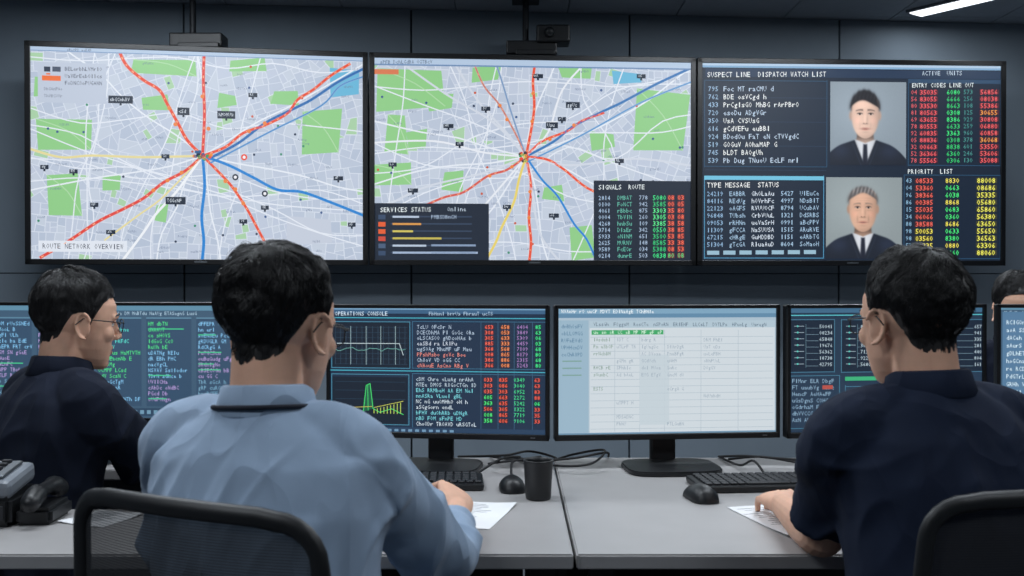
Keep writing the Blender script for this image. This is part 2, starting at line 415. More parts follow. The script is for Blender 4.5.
def draw1(c):
    random.seed(3)
    parks = [(R4(38, 120, 90, 150), GRN), (R4(300, 110, 342, 150), GRN), (R4(48, 176, 76, 216), GRN), (R4(128, 60, 192, 76), GRN), (R4(34, 78, 60, 96), GRN), (R4(226, 60, 262, 70), GRN), (R4(140, 98, 164, 110), GRN), (R4(214, 92, 232, 104), GRN), (R4(330, 66, 360, 92), (104, 180, 214)), (R4(150, 205, 165, 222), GRN), (R4(268, 90, 296, 104), GRN), (R4(100, 176, 118, 190), GRN), (R4(284, 214, 330, 240), (194, 202, 217))]
    draw_map(c, 31, 48, 363, 259, (199, 155), parks, 11)
    h = (199, 155)
    route(c, [(30, 150), (60, 158), (90, 156), (140, 157), h], (226, 214, 150), 1.8, False)
    route(c, [(118, 262), (140, 232), (152, 214), (172, 192), (187, 172), h], (236, 240, 246), 1.8, False)
    route(c, [(102, 240), (135, 215), (160, 196), h], (226, 214, 150), 1.2, False)
    route(c, [h, (201, 185), (198, 215), (200, 240), (198, 262)], BLU, 2.6, False)
    route(c, [h, (225, 164), (250, 176), (275, 188), (300, 190), (330, 200), (365, 213)], BLU, 2.4, False)
    route(c, [(205, 158), (235, 142), (262, 122), (290, 108), (310, 98), (338, 80), (366, 66)], (44, 106, 174), 2.3, False)
    route(c, [(207, 162), (268, 130), (320, 104), (340, 84), (366, 74)], (80, 140, 200), 1.3, False)
    route(c, [h, (222, 146), (240, 132), (262, 124), (285, 112), (296, 98), (312, 88), (330, 74), (350, 62)], RED, 2.2)
    route(c, [(116, 50), (124, 66), (140, 80), (156, 90), (164, 104), (174, 122), (184, 140), h], RED, 2.6)
    route(c, [(201, 50), (200, 80), (201, 115), h], (222, 68, 56), 2.6)
    route(c, [h, (182, 170), (160, 182), (140, 198), (118, 210), (95, 222), (66, 242), (40, 258)], (222, 70, 60), 2.5)
    route(c, [h, (222, 178), (232, 190), (244, 208), (254, 226), (266, 248)], RED, 2.2)
    for k in range(26):
        a = random.uniform(0, 6.28); r = random.uniform(0, 9); c.ell(199 + r * math.cos(a), 155 + r * 0.6 * math.sin(a), 1.9, 1.7, random.choice([RED, (40, 90, 140), YEL, (40, 150, 90), (235, 140, 50), (30, 50, 70)]), 7, 10)
    for i, (x, y) in enumerate(((222, 180), (232, 188), (240, 202), (178, 172), (164, 180), (205, 128), (199, 96), (166, 108), (172, 124), (262, 122), (246, 130), (150, 190))): c.ell(x, y, 2.1, 2.1, (232, 130, 60), 7, 10)
    for x, y, w in ((118, 100, 24), (223, 114, 18), (180, 111, 12), (172, 200, 20), (72, 172, 8), (44, 168, 8), (262, 206, 8), (338, 176, 10), (352, 222, 8), (240, 220, 8), (92, 205, 8), (108, 232, 9), (162, 156, 8), (250, 94, 9)): label(c, x, y, w, 7.5 if w > 10 else 4.2)
    for x, y, q in ((241, 156, RED), (232, 176, (30, 40, 55)), (262, 192, (30, 40, 55))):
        c.ell(x, y, 3.2, 3.2, q, 7, 14); c.ell(x, y, 1.6, 1.6, (240, 240, 245), 8, 10)
    c.rect(31, 46, 364, 55, (178, 198, 222), 7); c.text(66, 49.5, phrase(12), 3.6, (60, 80, 110), 8); c.rect(31, 55, 364, 56, (130, 158, 195), 8)
    c.rect(38, 64, 104, 104, (188, 198, 215), 6); c.rect(44, 68, 50, 73, (40, 50, 70), 7); c.rect(52, 68, 60, 73, (70, 80, 100), 7); c.rect(42, 77, 60, 82, (235, 110, 45), 7); c.rect(46, 74.5, 50, 76, (235, 110, 45), 7)
    for i in range(3): c.text(64, 67.5 + i * 7, word(13), 5, (44, 54, 78), 7)
    for i in range(2): c.text(44, 88 + i * 7, word(8), 4, (90, 100, 120), 7)
    c.rect(38, 241, 124, 252, (222, 228, 238), 6); c.text(42, 243.2, 'ROUTE NETWORK OVERVIEW', 6.4, (24, 34, 56), 7)

def draw2(c):
    random.seed(5)
    parks = [(R4(376, 66, 440, 104, 6), GRN), (R4(632, 88, 690, 150, 8), GRN), (R4(384, 112, 404, 152), GRN), (R4(374, 162, 410, 182), GRN), (R4(428, 94, 452, 106), GRN), (R4(540, 186, 560, 200), GRN), (R4(470, 66, 500, 78), GRN), (R4(570, 226, 590, 256), GRN), (R4(612, 70, 640, 82), (104, 180, 214)), (R4(590, 130, 612, 146), GRN), (R4(440, 170, 462, 190), GRN), (R4(408, 130, 426, 146), GRN), (R4(560, 66, 590, 78), GRN)]
    draw_map(c, 374, 55, 691, 259, (524, 155), parks, 23)
    h = (524, 155)
    for q in ((400, 60), (450, 56), (590, 56), (374, 140), (374, 210), (690, 165), (560, 262), (430, 262)):
        route(c, [h, (h[0] * .7 + q[0] * .3 + random.uniform(-7, 7), h[1] * .7 + q[1] * .3 + random.uniform(-7, 7)), (h[0] * .35 + q[0] * .65 + random.uniform(-9, 9), h[1] * .35 + q[1] * .65 + random.uniform(-9, 9)), q], random.choice([(228, 233, 242), (204, 212, 226), (220, 212, 170)]), 1.2, False)
    route(c, [h, (517, 178), (512, 200), (500, 225), (494, 240), (482, 262)], YEL, 2.0, False)
    route(c, [h, (552, 140), (570, 126), (598, 112), (620, 102), (655, 84), (691, 68)], (54, 116, 180), 2.1, False)
    route(c, [(526, 160), (580, 134), (640, 102), (691, 82)], (90, 148, 204), 1.2, False)
    route(c, [h, (540, 178), (556, 195), (572, 222), (585, 238), (596, 262)], BLU, 1.7, False)
    route(c, [(470, 56), (482, 84), (498, 104), (515, 135), h], (196, 120, 110), 1.3)
    route(c, [(492, 56), (500, 80), (509, 110), h], (120, 150, 190), 1.3)
    route(c, [h, (540, 140), (565, 130), (580, 120), (602, 112)], RED, 1.9)
    route(c, [(534, 56), (531, 80), (532, 110), h], RED, 2.2)
    route(c, [h, (529, 185), (527, 215), (529, 240), (527, 262)], RED, 2.2)
    route(c, [h, (505, 168), (486, 174), (462, 190), (440, 196), (400, 214)], (210, 86, 76), 1.8)
    route(c, [h, (545, 158), (562, 168), (592, 190), (640, 200)], RED, 1.9)
    for k in range(22):
        a = random.uniform(0, 6.28); r = random.uniform(0, 7); c.ell(524 + r * math.cos(a), 155 + r * 0.8 * math.sin(a), 1.8, 1.7, random.choice([RED, RED, YEL, (40, 150, 90), (60, 50, 60)]), 7, 10)
    for x, y in ((530, 120), (531, 92), (548, 138), (572, 124), (528, 190), (527, 216), (510, 165), (488, 174), (505, 118), (498, 104)): c.ell(x, y, 1.8, 1.8, (232, 130, 60), 7, 10)
    for x, y, w in ((571, 104, 14), (392, 162, 8), (412, 188, 10), (447, 124, 10), (484, 107, 9), (458, 142, 8), (560, 118, 8), (618, 160, 9), (505, 205, 8), (552, 214, 10), (640, 76, 9), (550, 124, 12), (536, 75, 10)): label(c, x, y, w, 6 if w > 10 else 4.2)
    c.rect(373, 53, 692, 65, (178, 198, 222), 7); c.text(380, 57.5, phrase(20), 4.6, (60, 80, 110), 8); c.rect(373, 65, 692, 66.5, (110, 140, 180), 8); c.rect(600, 58, 660, 62, (165, 186, 212), 8)
    c.rect(373, 67, 398, 72, (215, 120, 80), 8)
    c.rect(370, 201, 487, 262, (16, 28, 46), 8); c.text(380, 204, 'SERVICES STATUS', 6.0, (225, 234, 244), 9); c.text(446, 204, 'Online', 5.6, (180, 195, 210), 9)
    for i in range(6):
        y = 212 + i * 7.2; c.rect(378, y, 385, y + 4.6, [(50, 70, 100), (225, 90, 40), (225, 90, 40), (200, 70, 50), (70, 90, 120), (50, 70, 100)][i], 9)
        c.rect(390, y + 1.5, 470, y + 2.9, (48, 64, 88), 9)
        c.rect(392, y + 1.2, [418, 420, 412, 440, 425, 476][i], y + 3.2, [(180, 195, 215), (215, 150, 70), (205, 190, 90), (195, 180, 80), (180, 195, 215), (160, 178, 205)][i], 10)
        if i < 1: c.text(430, y, word(9), 5, (160, 178, 200), 11)
        if i > 3: c.rect(430, y + 1.2, 474, y + 3.2, (130, 150, 180), 10)
    c.rect(592, 180, 694, 262, (16, 28, 46), 8); c.text(597, 183, 'SIGNALS  ROUTE', 6.0, (225, 234, 244), 9)
    for i in range(10):
        y = 194 + i * 6.4
        c.text(597, y, word(4, DIG), 5.4, (160, 185, 212), 9); c.text(616, y, word(5), 5.4, (96, 180, 160), 9); c.text(638, y, word(3, DIG), 5.4, (160, 180, 205), 9)
        c.text(652, y - 0.2, word(4, '0835'), 6.2, random.choice([(60, 220, 130), (50, 195, 115), (90, 235, 140)]), 10)
        for xx in (667, 677): c.rect(xx, y + 0.4, xx + 7, y + 5.4, (120, 36, 40), 9); c.text(xx + 0.3, y - 0.2, word(2, '0835'), 6.2, (255, 104, 74) if i < 9 else (60, 200, 120), 10)

def portrait(c, x0, y0, x1, y1, cx, cy, skin, hair, bgc, older, S=1.12):
    sg = lambda d, s=0.32: 1 / (1 + np.exp(np.clip(d / s, -40, 40)))
    G = lambda x, y, a, b, sx, sy: np.exp(-((x - a) / sx) ** 2 - ((y - b) / sy) ** 2)
    def fn(XX, YY):
        x = (XX - cx) / S; y = (YY - cy) / S; A = lambda c_: np.array(c_, float)[None, None, :] * np.ones(x.shape + (1,))
        def over(img, col, m): return img * (1 - m[..., None]) + (col if hasattr(col, 'shape') and col.ndim == 3 else A(col)) * m[..., None]
        img = A(bgc) * (0.90 + 0.12 * np.exp(-((x + 6) ** 2 + (y + 4) ** 2) / 900))[..., None]
        streak = 0.5 + 0.5 * np.sin(x * 1.9 + 0.5 * y)
        ax = np.abs(x)
        sh = np.where(ax < 9, 22.0, 22.0 + (ax - 9) * 0.34 + (np.maximum(ax - 20, 0) / 18) ** 2 * 9)
        suit = A((27, 33, 48)) * (0.85 + 0.45 * np.exp(-((ax - 22) / 9) ** 2) * np.exp(-((y - 32) / 7) ** 2))[..., None]
        img = over(img, suit, sg(sh - y))
        vw = 9.5 - (y - 22) * 0.40; img = over(img, A((222, 226, 233)) * (0.84 + 0.16 * np.cos(x / 7))[..., None], sg(np.maximum(ax - vw, 20.5 + ax * 0.15 - y)))
        img = over(img, (46, 53, 70), sg(np.abs(ax - vw - 3.2) - 0.35, 0.3) * (y > 25) * 0.8)
        img = over(img, (26, 29, 44), sg(np.maximum(ax - (1.6 + 0.05 * (y - 26)), 26.0 - y)))
        img = over(img, A(skin) * (0.82 - 0.26 * np.exp(-((y - 18.5) / 3.4) ** 2) - 0.10 * (ax / 8) ** 2)[..., None], sg(np.maximum(ax - 7.4 - 0.10 * np.maximum(y - 18, 0), np.maximum(8 - y, y - 25.0 + ax * 0.4))))
        for s in (-1, 1): img = over(img, tuple(v * 0.84 for v in skin), sg((np.hypot((x - s * 12.6) / 1.8, (y - 0.5) / 4.0) - 1) * 2))
        hr = A(hair) * (0.8 + 0.5 * streak * np.exp(-((y + 16) / 4) ** 2))[..., None]
        img = over(img, hr, sg((np.hypot(x / 12.9, (y + 7.0) / (13.2 if not older else 11.8)) - 1) * 9, 0.5) * sg(y + 3.5, 0.6))
        yy = np.where(y > 0, np.abs(y / 20.8) ** 2.2, np.abs(y / 18.5) ** 4); fw = 12.2 * np.sqrt(np.clip(1 - yy, 0, 1)); m = sg(ax - fw, 0.4) * (y < 20.9) * (y > -16)
        lum = 1.05 - 0.13 * (ax / 12.2) ** 3 - 0.08 * x / 13 + 0.06 * G(x, y, -1, -9, 7, 4) + 0.07 * G(x, y, -0.3, 3, 1.2, 5) + 0.05 * G(ax, y, 6.6, 5, 3, 3) - 0.14 * G(ax, y, 4.9, -1.9, 3.0, 1.7) - 0.09 * G(x, y, 1.9, 4, 0.9, 3.5) - 0.22 * G(x, y, 0, 7.9, 2.6, 0.7) - 0.09 * G(x, y, 0, 15.2, 3.6, 0.9) - 0.14 * np.clip((y - 15) / 6, 0, 1) - 0.05 * G(ax, y, 4.9, 9, 0.8, 3)
        if older: lum = lum - 0.08 * G(ax, y, 5.0, 9.5, 0.8, 3.2) - 0.05 * np.exp(-((y + 9.2) / 0.5) ** 2) * (ax < 7) - 0.05 * np.exp(-((y + 7.2) / 0.45) ** 2) * (ax < 6) - 0.08 * G(ax, y, 5.0, 1.8, 2.4, 0.5)
        fc = A(skin) * lum[..., None]; fc[..., 0] += 4 * G(ax, y, 8, 5, 3.5, 3.5); fc[..., 1:] -= (4 * G(ax, y, 8, 5, 3.5, 3.5))[..., None]
        img = over(img, fc, m)
        img = over(img, (178, 114, 104), 0.7 * G(x, y, 0, 11.7, 3.6, 0.7)); img = over(img, (192, 130, 116), 0.65 * G(x, y, 0, 13.1, 3.0, 0.75)); img = over(img, (96, 54, 50), 0.75 * G(x, y, 0, 12.4, 3.8, 0.3))
        img = over(img, (84, 50, 44), 0.6 * G(ax, y, 1.3, 7.3, 0.6, 0.4))
        br = (52, 42, 40) if not older else (124, 108, 100); img = over(img, br, 0.75 * sg(np.maximum(np.abs(y + 4.6 - 0.05 * (ax - 4.2) ** 2) - 0.48 + 0.06 * (ax - 4), np.abs(ax - 5.2) - 3.0), 0.25))
        img = over(img, (214, 206, 200), 0.75 * sg((np.hypot((ax - 4.9) / 2.0, (y + 0.9) / 0.75) - 1) * 1.4, 0.18)); img = over(img, (34, 25, 23), 0.95 * sg((np.hypot((ax - 4.9) / 0.95, (y + 0.95) / 0.9) - 1) * 1.1, 0.16)); img = over(img, (48, 34, 31), 0.85 * sg(np.maximum(np.abs(y + 1.7 - 0.09 * (ax - 4.9) ** 2) - 0.24, np.abs(ax - 4.9) - 2.4), 0.16))
        if not older: hl = -12.6 - 0.9 * np.cos((x + 5) / 4.0) + 0.030 * x * x + 0.10 * np.maximum(x, 0)
        else: hl = -13.6 + 0.040 * x * x - 0.4 * np.cos(x / 2.5)
        top = np.hypot((x + 0.5) / 12.9, (y + 7.0) / (15.4 if not older else 12.6)); hm = sg(np.maximum(y - hl, (top - 1 + 0.02 * np.sin(x * 1.3)) * 9), 0.4); img = over(img, hr, hm)
        return img + np.random.RandomState(3).normal(0, 1.0, x.shape)[..., None]
    c.image(x0, y0, x1, y1, int((x1 - x0) * 1.9), int((y1 - y0) * 1.9), fn, 5)

def draw3(c):
    random.seed(9); c.bg((17, 31, 50)); c.ls = 0.8
    c.rect(700, 60, 1001, 70, (130, 170, 205), 1); c.rect(700, 63, 1001, 68, (180, 203, 226), 2); c.rect(704, 71.0, 1000, 79, (30, 50, 78), 3); c.text(706, 71.8, 'SUSPECT LINE  DISPATCH WATCH LIST', 6.4, (232, 240, 248), 4); c.text(920, 71.8, 'ACTIVE  UNITS', 5.6, (190, 205, 220), 4)
    c.rect(704, 82, 824, 166, (18, 33, 53), 1); c.frame(703, 81, 825, 167, (42, 80, 110)); c.frame(906, 81, 1000, 167, (42, 80, 110)); c.frame(703, 176, 822, 258, (80, 150, 190)); c.frame(902, 176, 1000, 260, (42, 80, 110))
    for i in range(10):
        y = 86 + i * 7.9; c.text(707, y, word(3, DIG), 6.2, (150, 180, 208), 4); c.text(722, y, phrase(random.randint(10, 22)), 6.4, (232, 239, 247) if i % 3 else (190, 208, 228), 4)
    for j in range(4): c.rect(704, 98 + j * 24, 824, 98.4 + j * 24, (40, 62, 90), 3)
    c.rect(703, 176, 822, 180, (110, 190, 220), 3); c.text(706, 181.5, 'TYPE MESSAGE  STATUS', 6.4, (234, 241, 248), 4)
    for i in range(8):
        y = 190.5 + i * 7.2; c.text(706, y, word(5, DIG), 5.8, (140, 175, 208), 4); c.text(728, y, word(5), 5.8, (160, 190, 216), 4); c.text(750, y, word(7), 5.8, (210, 221, 234), 4); c.text(779, y, word(4, DIG), 5.8, (160, 190, 216), 4); c.text(798, y, word(6), 5.8, (160, 190, 216), 4)
    for i in range(7): c.rect(706 + i * 16, 250, 718 + i * 16, 254, (150, 185, 205), 5)
    portrait(c, 828, 83, 904, 166, 863, 116, (222, 188, 170), (30, 28, 32), (152, 166, 178), False, 1.12)
    portrait(c, 824, 178, 900, 259, 861, 209, (206, 164, 140), (112, 108, 108), (154, 165, 168), True, 1.12)
    c.rect(906, 81, 1000, 85, (40, 70, 100), 3); c.text(910, 83.8, 'ENTRY CODES LINE OUT', 5.6, (225, 234, 244), 4)
    for i in range(11):
        y = 90.5 + i * 6.8; 
        c.text(909, y, word(2, DIG), 5.8, (210, 90, 94), 4); c.rect(917, y + .8, 936, y + 5.4, (92, 32, 46), 3); c.text(918, y, word(5, '03586'), 6.2, (255, 92, 96), 4)
        c.text(945, y, word(4, '0386'), 6.2, random.choice([(64, 228, 124), (54, 200, 110)]), 4); c.text(962, y, word(3, DIG), 5.8, (70, 140, 134), 4)
        c.rect(978, y + .8, 998, y + 5.4, (84, 32, 42), 3); c.text(979, y, word(5, '03856'), 6.4, (255, 94, 96) if i % 4 != 3 else (246, 158, 70), 4)
    c.text(906, 169.5, 'PRIORITY  LIST', 5.8, (225, 234, 244), 4)
    for i in range(11):
        y = 178.5 + i * 7.2; q = (252, 100, 88) if i < 7 else (250, 222, 90)
        c.text(904, y, word(2, DIG), 5.8, (130, 170, 198), 4); c.rect(913, y + .8, 931, y + 5.8, tuple(v * 0.30 for v in q), 3); c.text(914, y, word(5, '08356'), 6.4, q, 4)
        c.text(944, y, word(4, '0386'), 6.4, (74, 232, 120) if i % 3 else (242, 220, 84), 4)
        c.rect(975, y + 0.8, 996, y + 5.8, (66, 66, 42), 3); c.text(976, y, word(5, '08356'), 6.8, (255, 232, 92), 4)

p0, p1, p2, p3 = (-2.325, 4.75), (-0.719, 5.0), (0.947, 5.12), (2.577, 5.2)
build_display('wall_display', p0, p1, draw1, (31, 48, 363.5, 259.5, 7.5, -2.5))
build_display('wall_display', p1, p2, draw2, (374.5, 55.5, 690.5, 257, 7.5, 2.5))
build_display('wall_display', p2, p3, draw3, (701, 63.5, 999.5, 259.5, 4.5, 2.5))

# ------------------------------------------------------------------ desktop monitors
def build_monitor(a, b_, drawfn, cx, zdesk=0.75):
    dx, dy = b_[0] - a[0], b_[1] - a[1]; W = math.hypot(dx, dy) - 0.004; H = 0.358; z = 0.076
    mid = ((a[0] + b_[0]) / 2, (a[1] + b_[1]) / 2)
    e = empty('desktop_monitor', (mid[0], mid[1], zdesk), math.atan2(dy, dx)); b = B(); bz = 0.010; bb = 0.016
    b.box((0, 0.014, z + H / 2), (W, 0.028, H), m_bezel, 0.004)
    b.box((0, 0.036, z + H / 2), (W * 0.6, 0.03, H * 0.6), m_black, 0.01)
    for c0, s0 in (((0, -0.003, z + bb / 2), (W, 0.010, bb)), ((0, -0.003, z + H - bz / 2), (W, 0.010, bz)), ((-W / 2 + bz / 2, -0.003, z + H / 2), (bz, 0.010, H)), ((W / 2 - bz / 2, -0.003, z + H / 2), (bz, 0.010, H))):
        b.box(c0, s0, m_bezel, 0.002)
    b.box((W * 0.43, -0.009, z + bb / 2), (0.012, 0.002, 0.003), m_metal, 0)
    b.box((0, 0.062, 0.13), (0.07, 0.022, 0.26), m_black, 0.006)
    b.box((0, 0.05, 0.24), (0.09, 0.03, 0.09), m_black, 0.006)
    pl = [(0.125 * math.copysign(abs(math.cos(t)) ** 0.5, math.cos(t)), -0.03 + 0.10 * math.copysign(abs(math.sin(t)) ** 0.5, math.sin(t))) for t in [2 * math.pi * i / 32 for i in range(32)]]
    b.prism(pl, 0.0005, 0.013, m_black, 0.003)
    b.obj('monitor_body', e)
    c = Canvas(*cx[:4], W - 2 * bz, H - bz - bb, cx[4], cx[5]); c.ls = 0.6; drawfn(c); c.obj('monitor_image', e, (-W / 2 + bz, 0, z + bb)); return e

def mon_text(c, seed, x0, x1, y0, y1):
    random.seed(seed); c.bg((62, 90, 114)); c.rect(x0, y0, x1, y0 + 5, (96, 140, 165), 1); c.text(x0 + 4, y0 + 5.5, phrase(40), 4.6, (165, 192, 210), 3)
    cols = [(90, 215, 200), (80, 220, 130), (130, 190, 230), (175, 150, 205), (120, 165, 190)]
    w = (x1 - x0) / 4.0
    for k in range(4):
        xx = x0 + 5 + k * w
        c.rect(xx - 2, y0 + 12, xx + w - 7, y1 - 10, (52, 78, 104), 1); c.rect(xx - 2, y0 + 12, xx + w - 7, y0 + 13.5, (90, 130, 155), 2)
        for i in range(14):
            y = y0 + 16 + i * 6
            if y > y1 - 14: break
            q = cols[(k + (i // 5)) % 5]; c.text(xx, y, phrase(random.randint(7, 15)), 5.2, q, 3)
            if random.random() < 0.15: c.rect(xx, y + 1.5, xx + random.uniform(15, 38), y + 2.6, (70, 200, 140), 4)
    c.rect(x0, y1 - 8, x1, y1, (44, 68, 92), 2)
    for i in range(12): c.rect(x0 + 6 + i * 7, y1 - 6, x0 + 10 + i * 7, y1 - 2, (110, 150, 175), 3)
def draw_m0(c): mon_text(c, 31, -110, 88, 306, 420)
def draw_m1(c): mon_text(c, 32, 94, 300, 306, 420)
def draw_m5(c): 
    mon_text(c, 35, 998, 1230, 305, 438)
    c.rect(1000, 312, 1100, 420, (84, 122, 155), 5)
    for i in range(12): c.text(1004, 320 + i * 8, phrase(14), 5.6, (210, 228, 240), 6)
def draw_m2(c):
    random.seed(33); c.bg((28, 46, 70)); c.rect(325, 300, 552, 313, (60, 96, 130), 1); c.rect(325, 306, 552, 309, (120, 160, 192), 2); c.text(334, 310, 'OPERATIONS CONSOLE', 5.4, (205, 222, 235), 3); c.text(430, 310.4, phrase(24), 4.8, (165, 190, 212), 3)
    c.rect(327, 317, 549, 318.0, (70, 170, 190), 3)
    c.rect(331, 322, 410, 369, (14, 26, 42), 1); c.frame(330, 321, 411, 370, (75, 140, 165), 0.7)
    for i in range(14): c.rect(334 + i * 5.5, 326, 334.3 + i * 5.5, 366, (62, 86, 106), 2)
    for i in range(8): c.rect(334, 327 + i * 5.5, 408, 327.3 + i * 5.5, (50, 75, 95), 2)
    for x in (350, 366, 381, 396): c.line([(x, 326), (x, 366)], 0.9, (150, 175, 180), 3)
    pts = [(334 + i * 3, 350 + 1.2 * math.sin(i * 0.9) + random.uniform(-1, 1)) for i in range(25)]; c.line(pts, 0.9, (110, 170, 160), 4); c.line([(336, 344), (400, 344), (404, 356)], 1.2, (185, 200, 205), 4)
    c.rect(331, 379, 408, 428, (14, 26, 42), 1); c.frame(330, 376, 410, 429, (75, 140, 165), 0.7); c.rect(326, 372, 549, 373.0, (70, 170, 190), 3)
    c.line([(334, 420), (352, 419), (363, 416), (366, 388), (370, 386), (373, 412), (380, 416), (392, 412), (404, 418)], 1.3, (70, 215, 110), 4)
    c.poly([(366, 388), (370, 386), (373, 412), (363, 416)], (30, 92, 66), 3)
    c.line([(367.5, 388), (368, 414)], 1, (70, 215, 110), 4)
    for i in range(9): c.line([(374 + i * 3.4, 417), (374 + i * 3.4, 413 - i * 0.9)], 1.2, (190, 210, 90), 4)
    c.line([(374, 411), (404, 404)], 0.9, (210, 210, 90), 4)
    c.line([(336, 412), (372, 410)], 1, (210, 190, 80), 4)
    for i in range(4): c.rect(334, 384 + i * 9, 406, 384.4 + i * 9, (45, 70, 90), 2)
    c.frame(413, 321, 549, 370, (60, 110, 140), 0.6); c.frame(413, 375, 549, 436, (60, 110, 140), 0.6)
    for i in range(8): c.text(418, 324 + i * 5.7, phrase(random.randint(12, 21)), 5.2, random.choice([(225, 135, 122), (195, 204, 218), (172, 190, 210)]), 3)
    for i in range(9): c.text(417, 378 + i * 5.8, phrase(random.randint(12, 21)), 5.2, random.choice([(120, 205, 214), (182, 200, 214), (202, 216, 226)]), 3)
    def cell(x, y, col, n=3): c.rect(x, y + .8, x + n * 3.0, y + 4.6, tuple(v * 0.42 for v in col), 3); c.text(x + .3, y, word(n, '08356'), 5.2, tuple(min(255, v * 1.1) for v in col), 4)
    for i in range(8):
        y = 324 + i * 5.6; cell(486, y, (240, 90, 76)); cell(502, y, (240, 126, 82)); c.text(518, y, word(4, DIG), 5, (160, 120, 180), 3); cell(536, y, (60, 205, 128), 2)
        y = 378 + i * 6; cell(485, y, random.choice([(70, 210, 114), (235, 90, 74)])); cell(500, y, (235, 86, 68)); c.text(515, y, word(4, DIG), 5, (66, 205, 130), 3); cell(535, y, random.choice([(60, 205, 124), (210, 84, 72)]), 2)
    for x in (482, 499, 515, 533): c.rect(x, 321, x + 0.5, 432, (60, 100, 130), 2)
    c.rect(325, 431, 552, 440, (38, 62, 90), 5)
    for i in range(18): c.rect(332 + i * 7, 433, 336 + i * 7, 435.5, (110, 148, 178), 6)
def draw_m3(c):
    random.seed(34); c.bg((170, 190, 204)); c.rect(553, 300, 782, 313, (126, 164, 190), 1); c.rect(553, 313, 782, 317, (98, 138, 168), 1); c.text(560, 308.6, phrase(36), 4.6, (232, 240, 246), 3)
    c.rect(557, 320, 587, 432, (152, 180, 198), 1)
    for i in range(5): c.text(560, 323.5 + i * 7, word(8), 4.8, (70, 108, 138), 3)
    for i in range(3): c.rect(561, 360 + i * 7, 580, 361.2 + i * 7, (124, 160, 150), 3)
    c.rect(588, 322, 776, 431, (206, 215, 221), 1); c.rect(588, 320, 776, 327, (176, 196, 208), 2)
    for i in range(9): c.text(592 + i * 20, 321.4, word(6), 4.6, (70, 90, 110), 3)
    c.rect(590, 329.5, 662, 334.0, (60, 165, 102), 3)
    for i in range(9): c.text(592 + i * 8, 329.4, word(2), 4.4, (215, 240, 220), 4)
    for i in range(14): c.rect(589, 336 + i * 7, 774, 336.4 + i * 7, (168, 184, 195), 2)
    for x in (613, 638, 663, 700, 738): c.rect(x, 329, x + 0.4, 431, (168, 184, 195), 2)
    for i in range(13):
        for x in (592, 615, 640, 666, 703):
            if random.random() < (0.75 if i < 6 else 0.3): c.text(x, 336.8 + i * 7, phrase(random.randint(5, 8)), 4.4, (140, 155, 168) if x > 600 else (104, 134, 118), 3)
    c.rect(638, 354, 668, 424, (196, 208, 215), 2)
    c.rect(553, 431, 782, 440, (112, 146, 172), 4)
    for i in range(6): c.rect(745 + i * 5, 433, 748 + i * 5, 435.5, (60, 90, 120), 5)
def draw_m4(c):
    random.seed(36); c.bg((34, 54, 76)); c.rect(783, 300, 992, 312, (64, 104, 134), 1); c.text(790, 307, 'MESSAGE QUEUE', 6, (220, 233, 242), 3); c.rect(784, 314, 992, 315, (90, 190, 200), 3)
    for x0, x1 in ((788, 832), (838, 872), (878, 985)):
        c.rect(x0, 320, x1, 372, (20, 34, 52), 1); c.frame(x0, 319, x1, 373, (70, 120, 145), 0.7)
        for i in range(7):
            y = 326 + i * 6.4; c.line([(x0 + 5, y), (x0 + 14, y)], 1.0, (150, 168, 180), 3); c.line([(x0 + 16, y + 2), (x1 - 16, y + 2)], 0.8, (110, 135, 150), 3); c.ell(x0 + 8, y, 1.0, 1.0, (90, 190, 180), 4, 8); c.text(x1 - 15, y - 2, word(5, DIG), 4.6, (170, 188, 198), 4)
        c.line([(x0 + 16, 324), (x0 + 16, 368)], 0.8, (90, 120, 135), 3)
    c.rect(842, 377, 905, 381, (60, 175, 120), 3); c.frame(788, 376, 837, 430, (70, 120, 145), 0.7); c.frame(842, 386, 985, 430, (70, 120, 145), 0.7); c.rect(852, 390, 866, 394, (80, 130, 180), 3)
    for i in range(7): c.text(791, 379 + i * 6.6, phrase(14), 5.2, (135, 165, 188), 3); c.text(846, 391 + i * 5.6, phrase(34), 5, (132, 168, 188), 3)
    c.rect(820, 386, 830, 390, (180, 80, 70), 4)
build_monitor((-1.885, 3.0), (-1.262, 2.95), draw_m0, (-110, 306, 88, 422, 0, 0))
build_monitor((-1.252, 2.95), (-0.630, 2.93), draw_m1, (94, 306, 300, 422, 0, 0))
build_monitor((-0.504, 2.70), (0.100, 2.62), draw_m2, (329, 307, 546, 436, 1, 0))
build_monitor((0.110, 2.62), (0.722, 2.68), draw_m3, (557, 308.5, 777, 434, -1, -3))
build_monitor((0.732, 2.66), (1.305, 2.74), draw_m4, (789, 308, 978, 434, -1, -4))
build_monitor((1.322, 2.72), (1.93, 2.62), draw_m5, (998, 308, 1230, 434, 0, 0))

# ------------------------------------------------------------------ room shell
CZ = 2.70
def wally(x): return 5.38 + 0.092 * x
b = B()
ang = math.atan(0.092); rot = Matrix.Rotation(ang, 3, 'Z')
b.box((0, wally(0) + 0.08, CZ / 2), (8.2, 0.1, CZ), m_seam, 0, rot)
xs = [-4.0, -2.9, -1.72, -0.54, 0.64, 1.82, 3.0, 4.0]
zs = [0.0, 1.285, CZ]
for i in range(len(xs) - 1):
    for j in range(len(zs) - 1):
        xm = (xs[i] + xs[i + 1]) / 2; b.box((xm, wally(xm) + 0.015, (zs[j] + zs[j + 1]) / 2), (xs[i + 1] - xs[i] - 0.005, 0.03, zs[j + 1] - zs[j] - 0.005), m_wall, 0.002, rot)
b.obj('wall_back')
b = B(); b.box((-3.9, 1.5, CZ / 2), (0.1, 9.0, CZ), m_wallside, 0); b.obj('wall_left')
b = B(); b.box((3.95, 1.5, CZ / 2), (0.1, 9.0, CZ), m_wallside, 0); b.obj('wall_right')
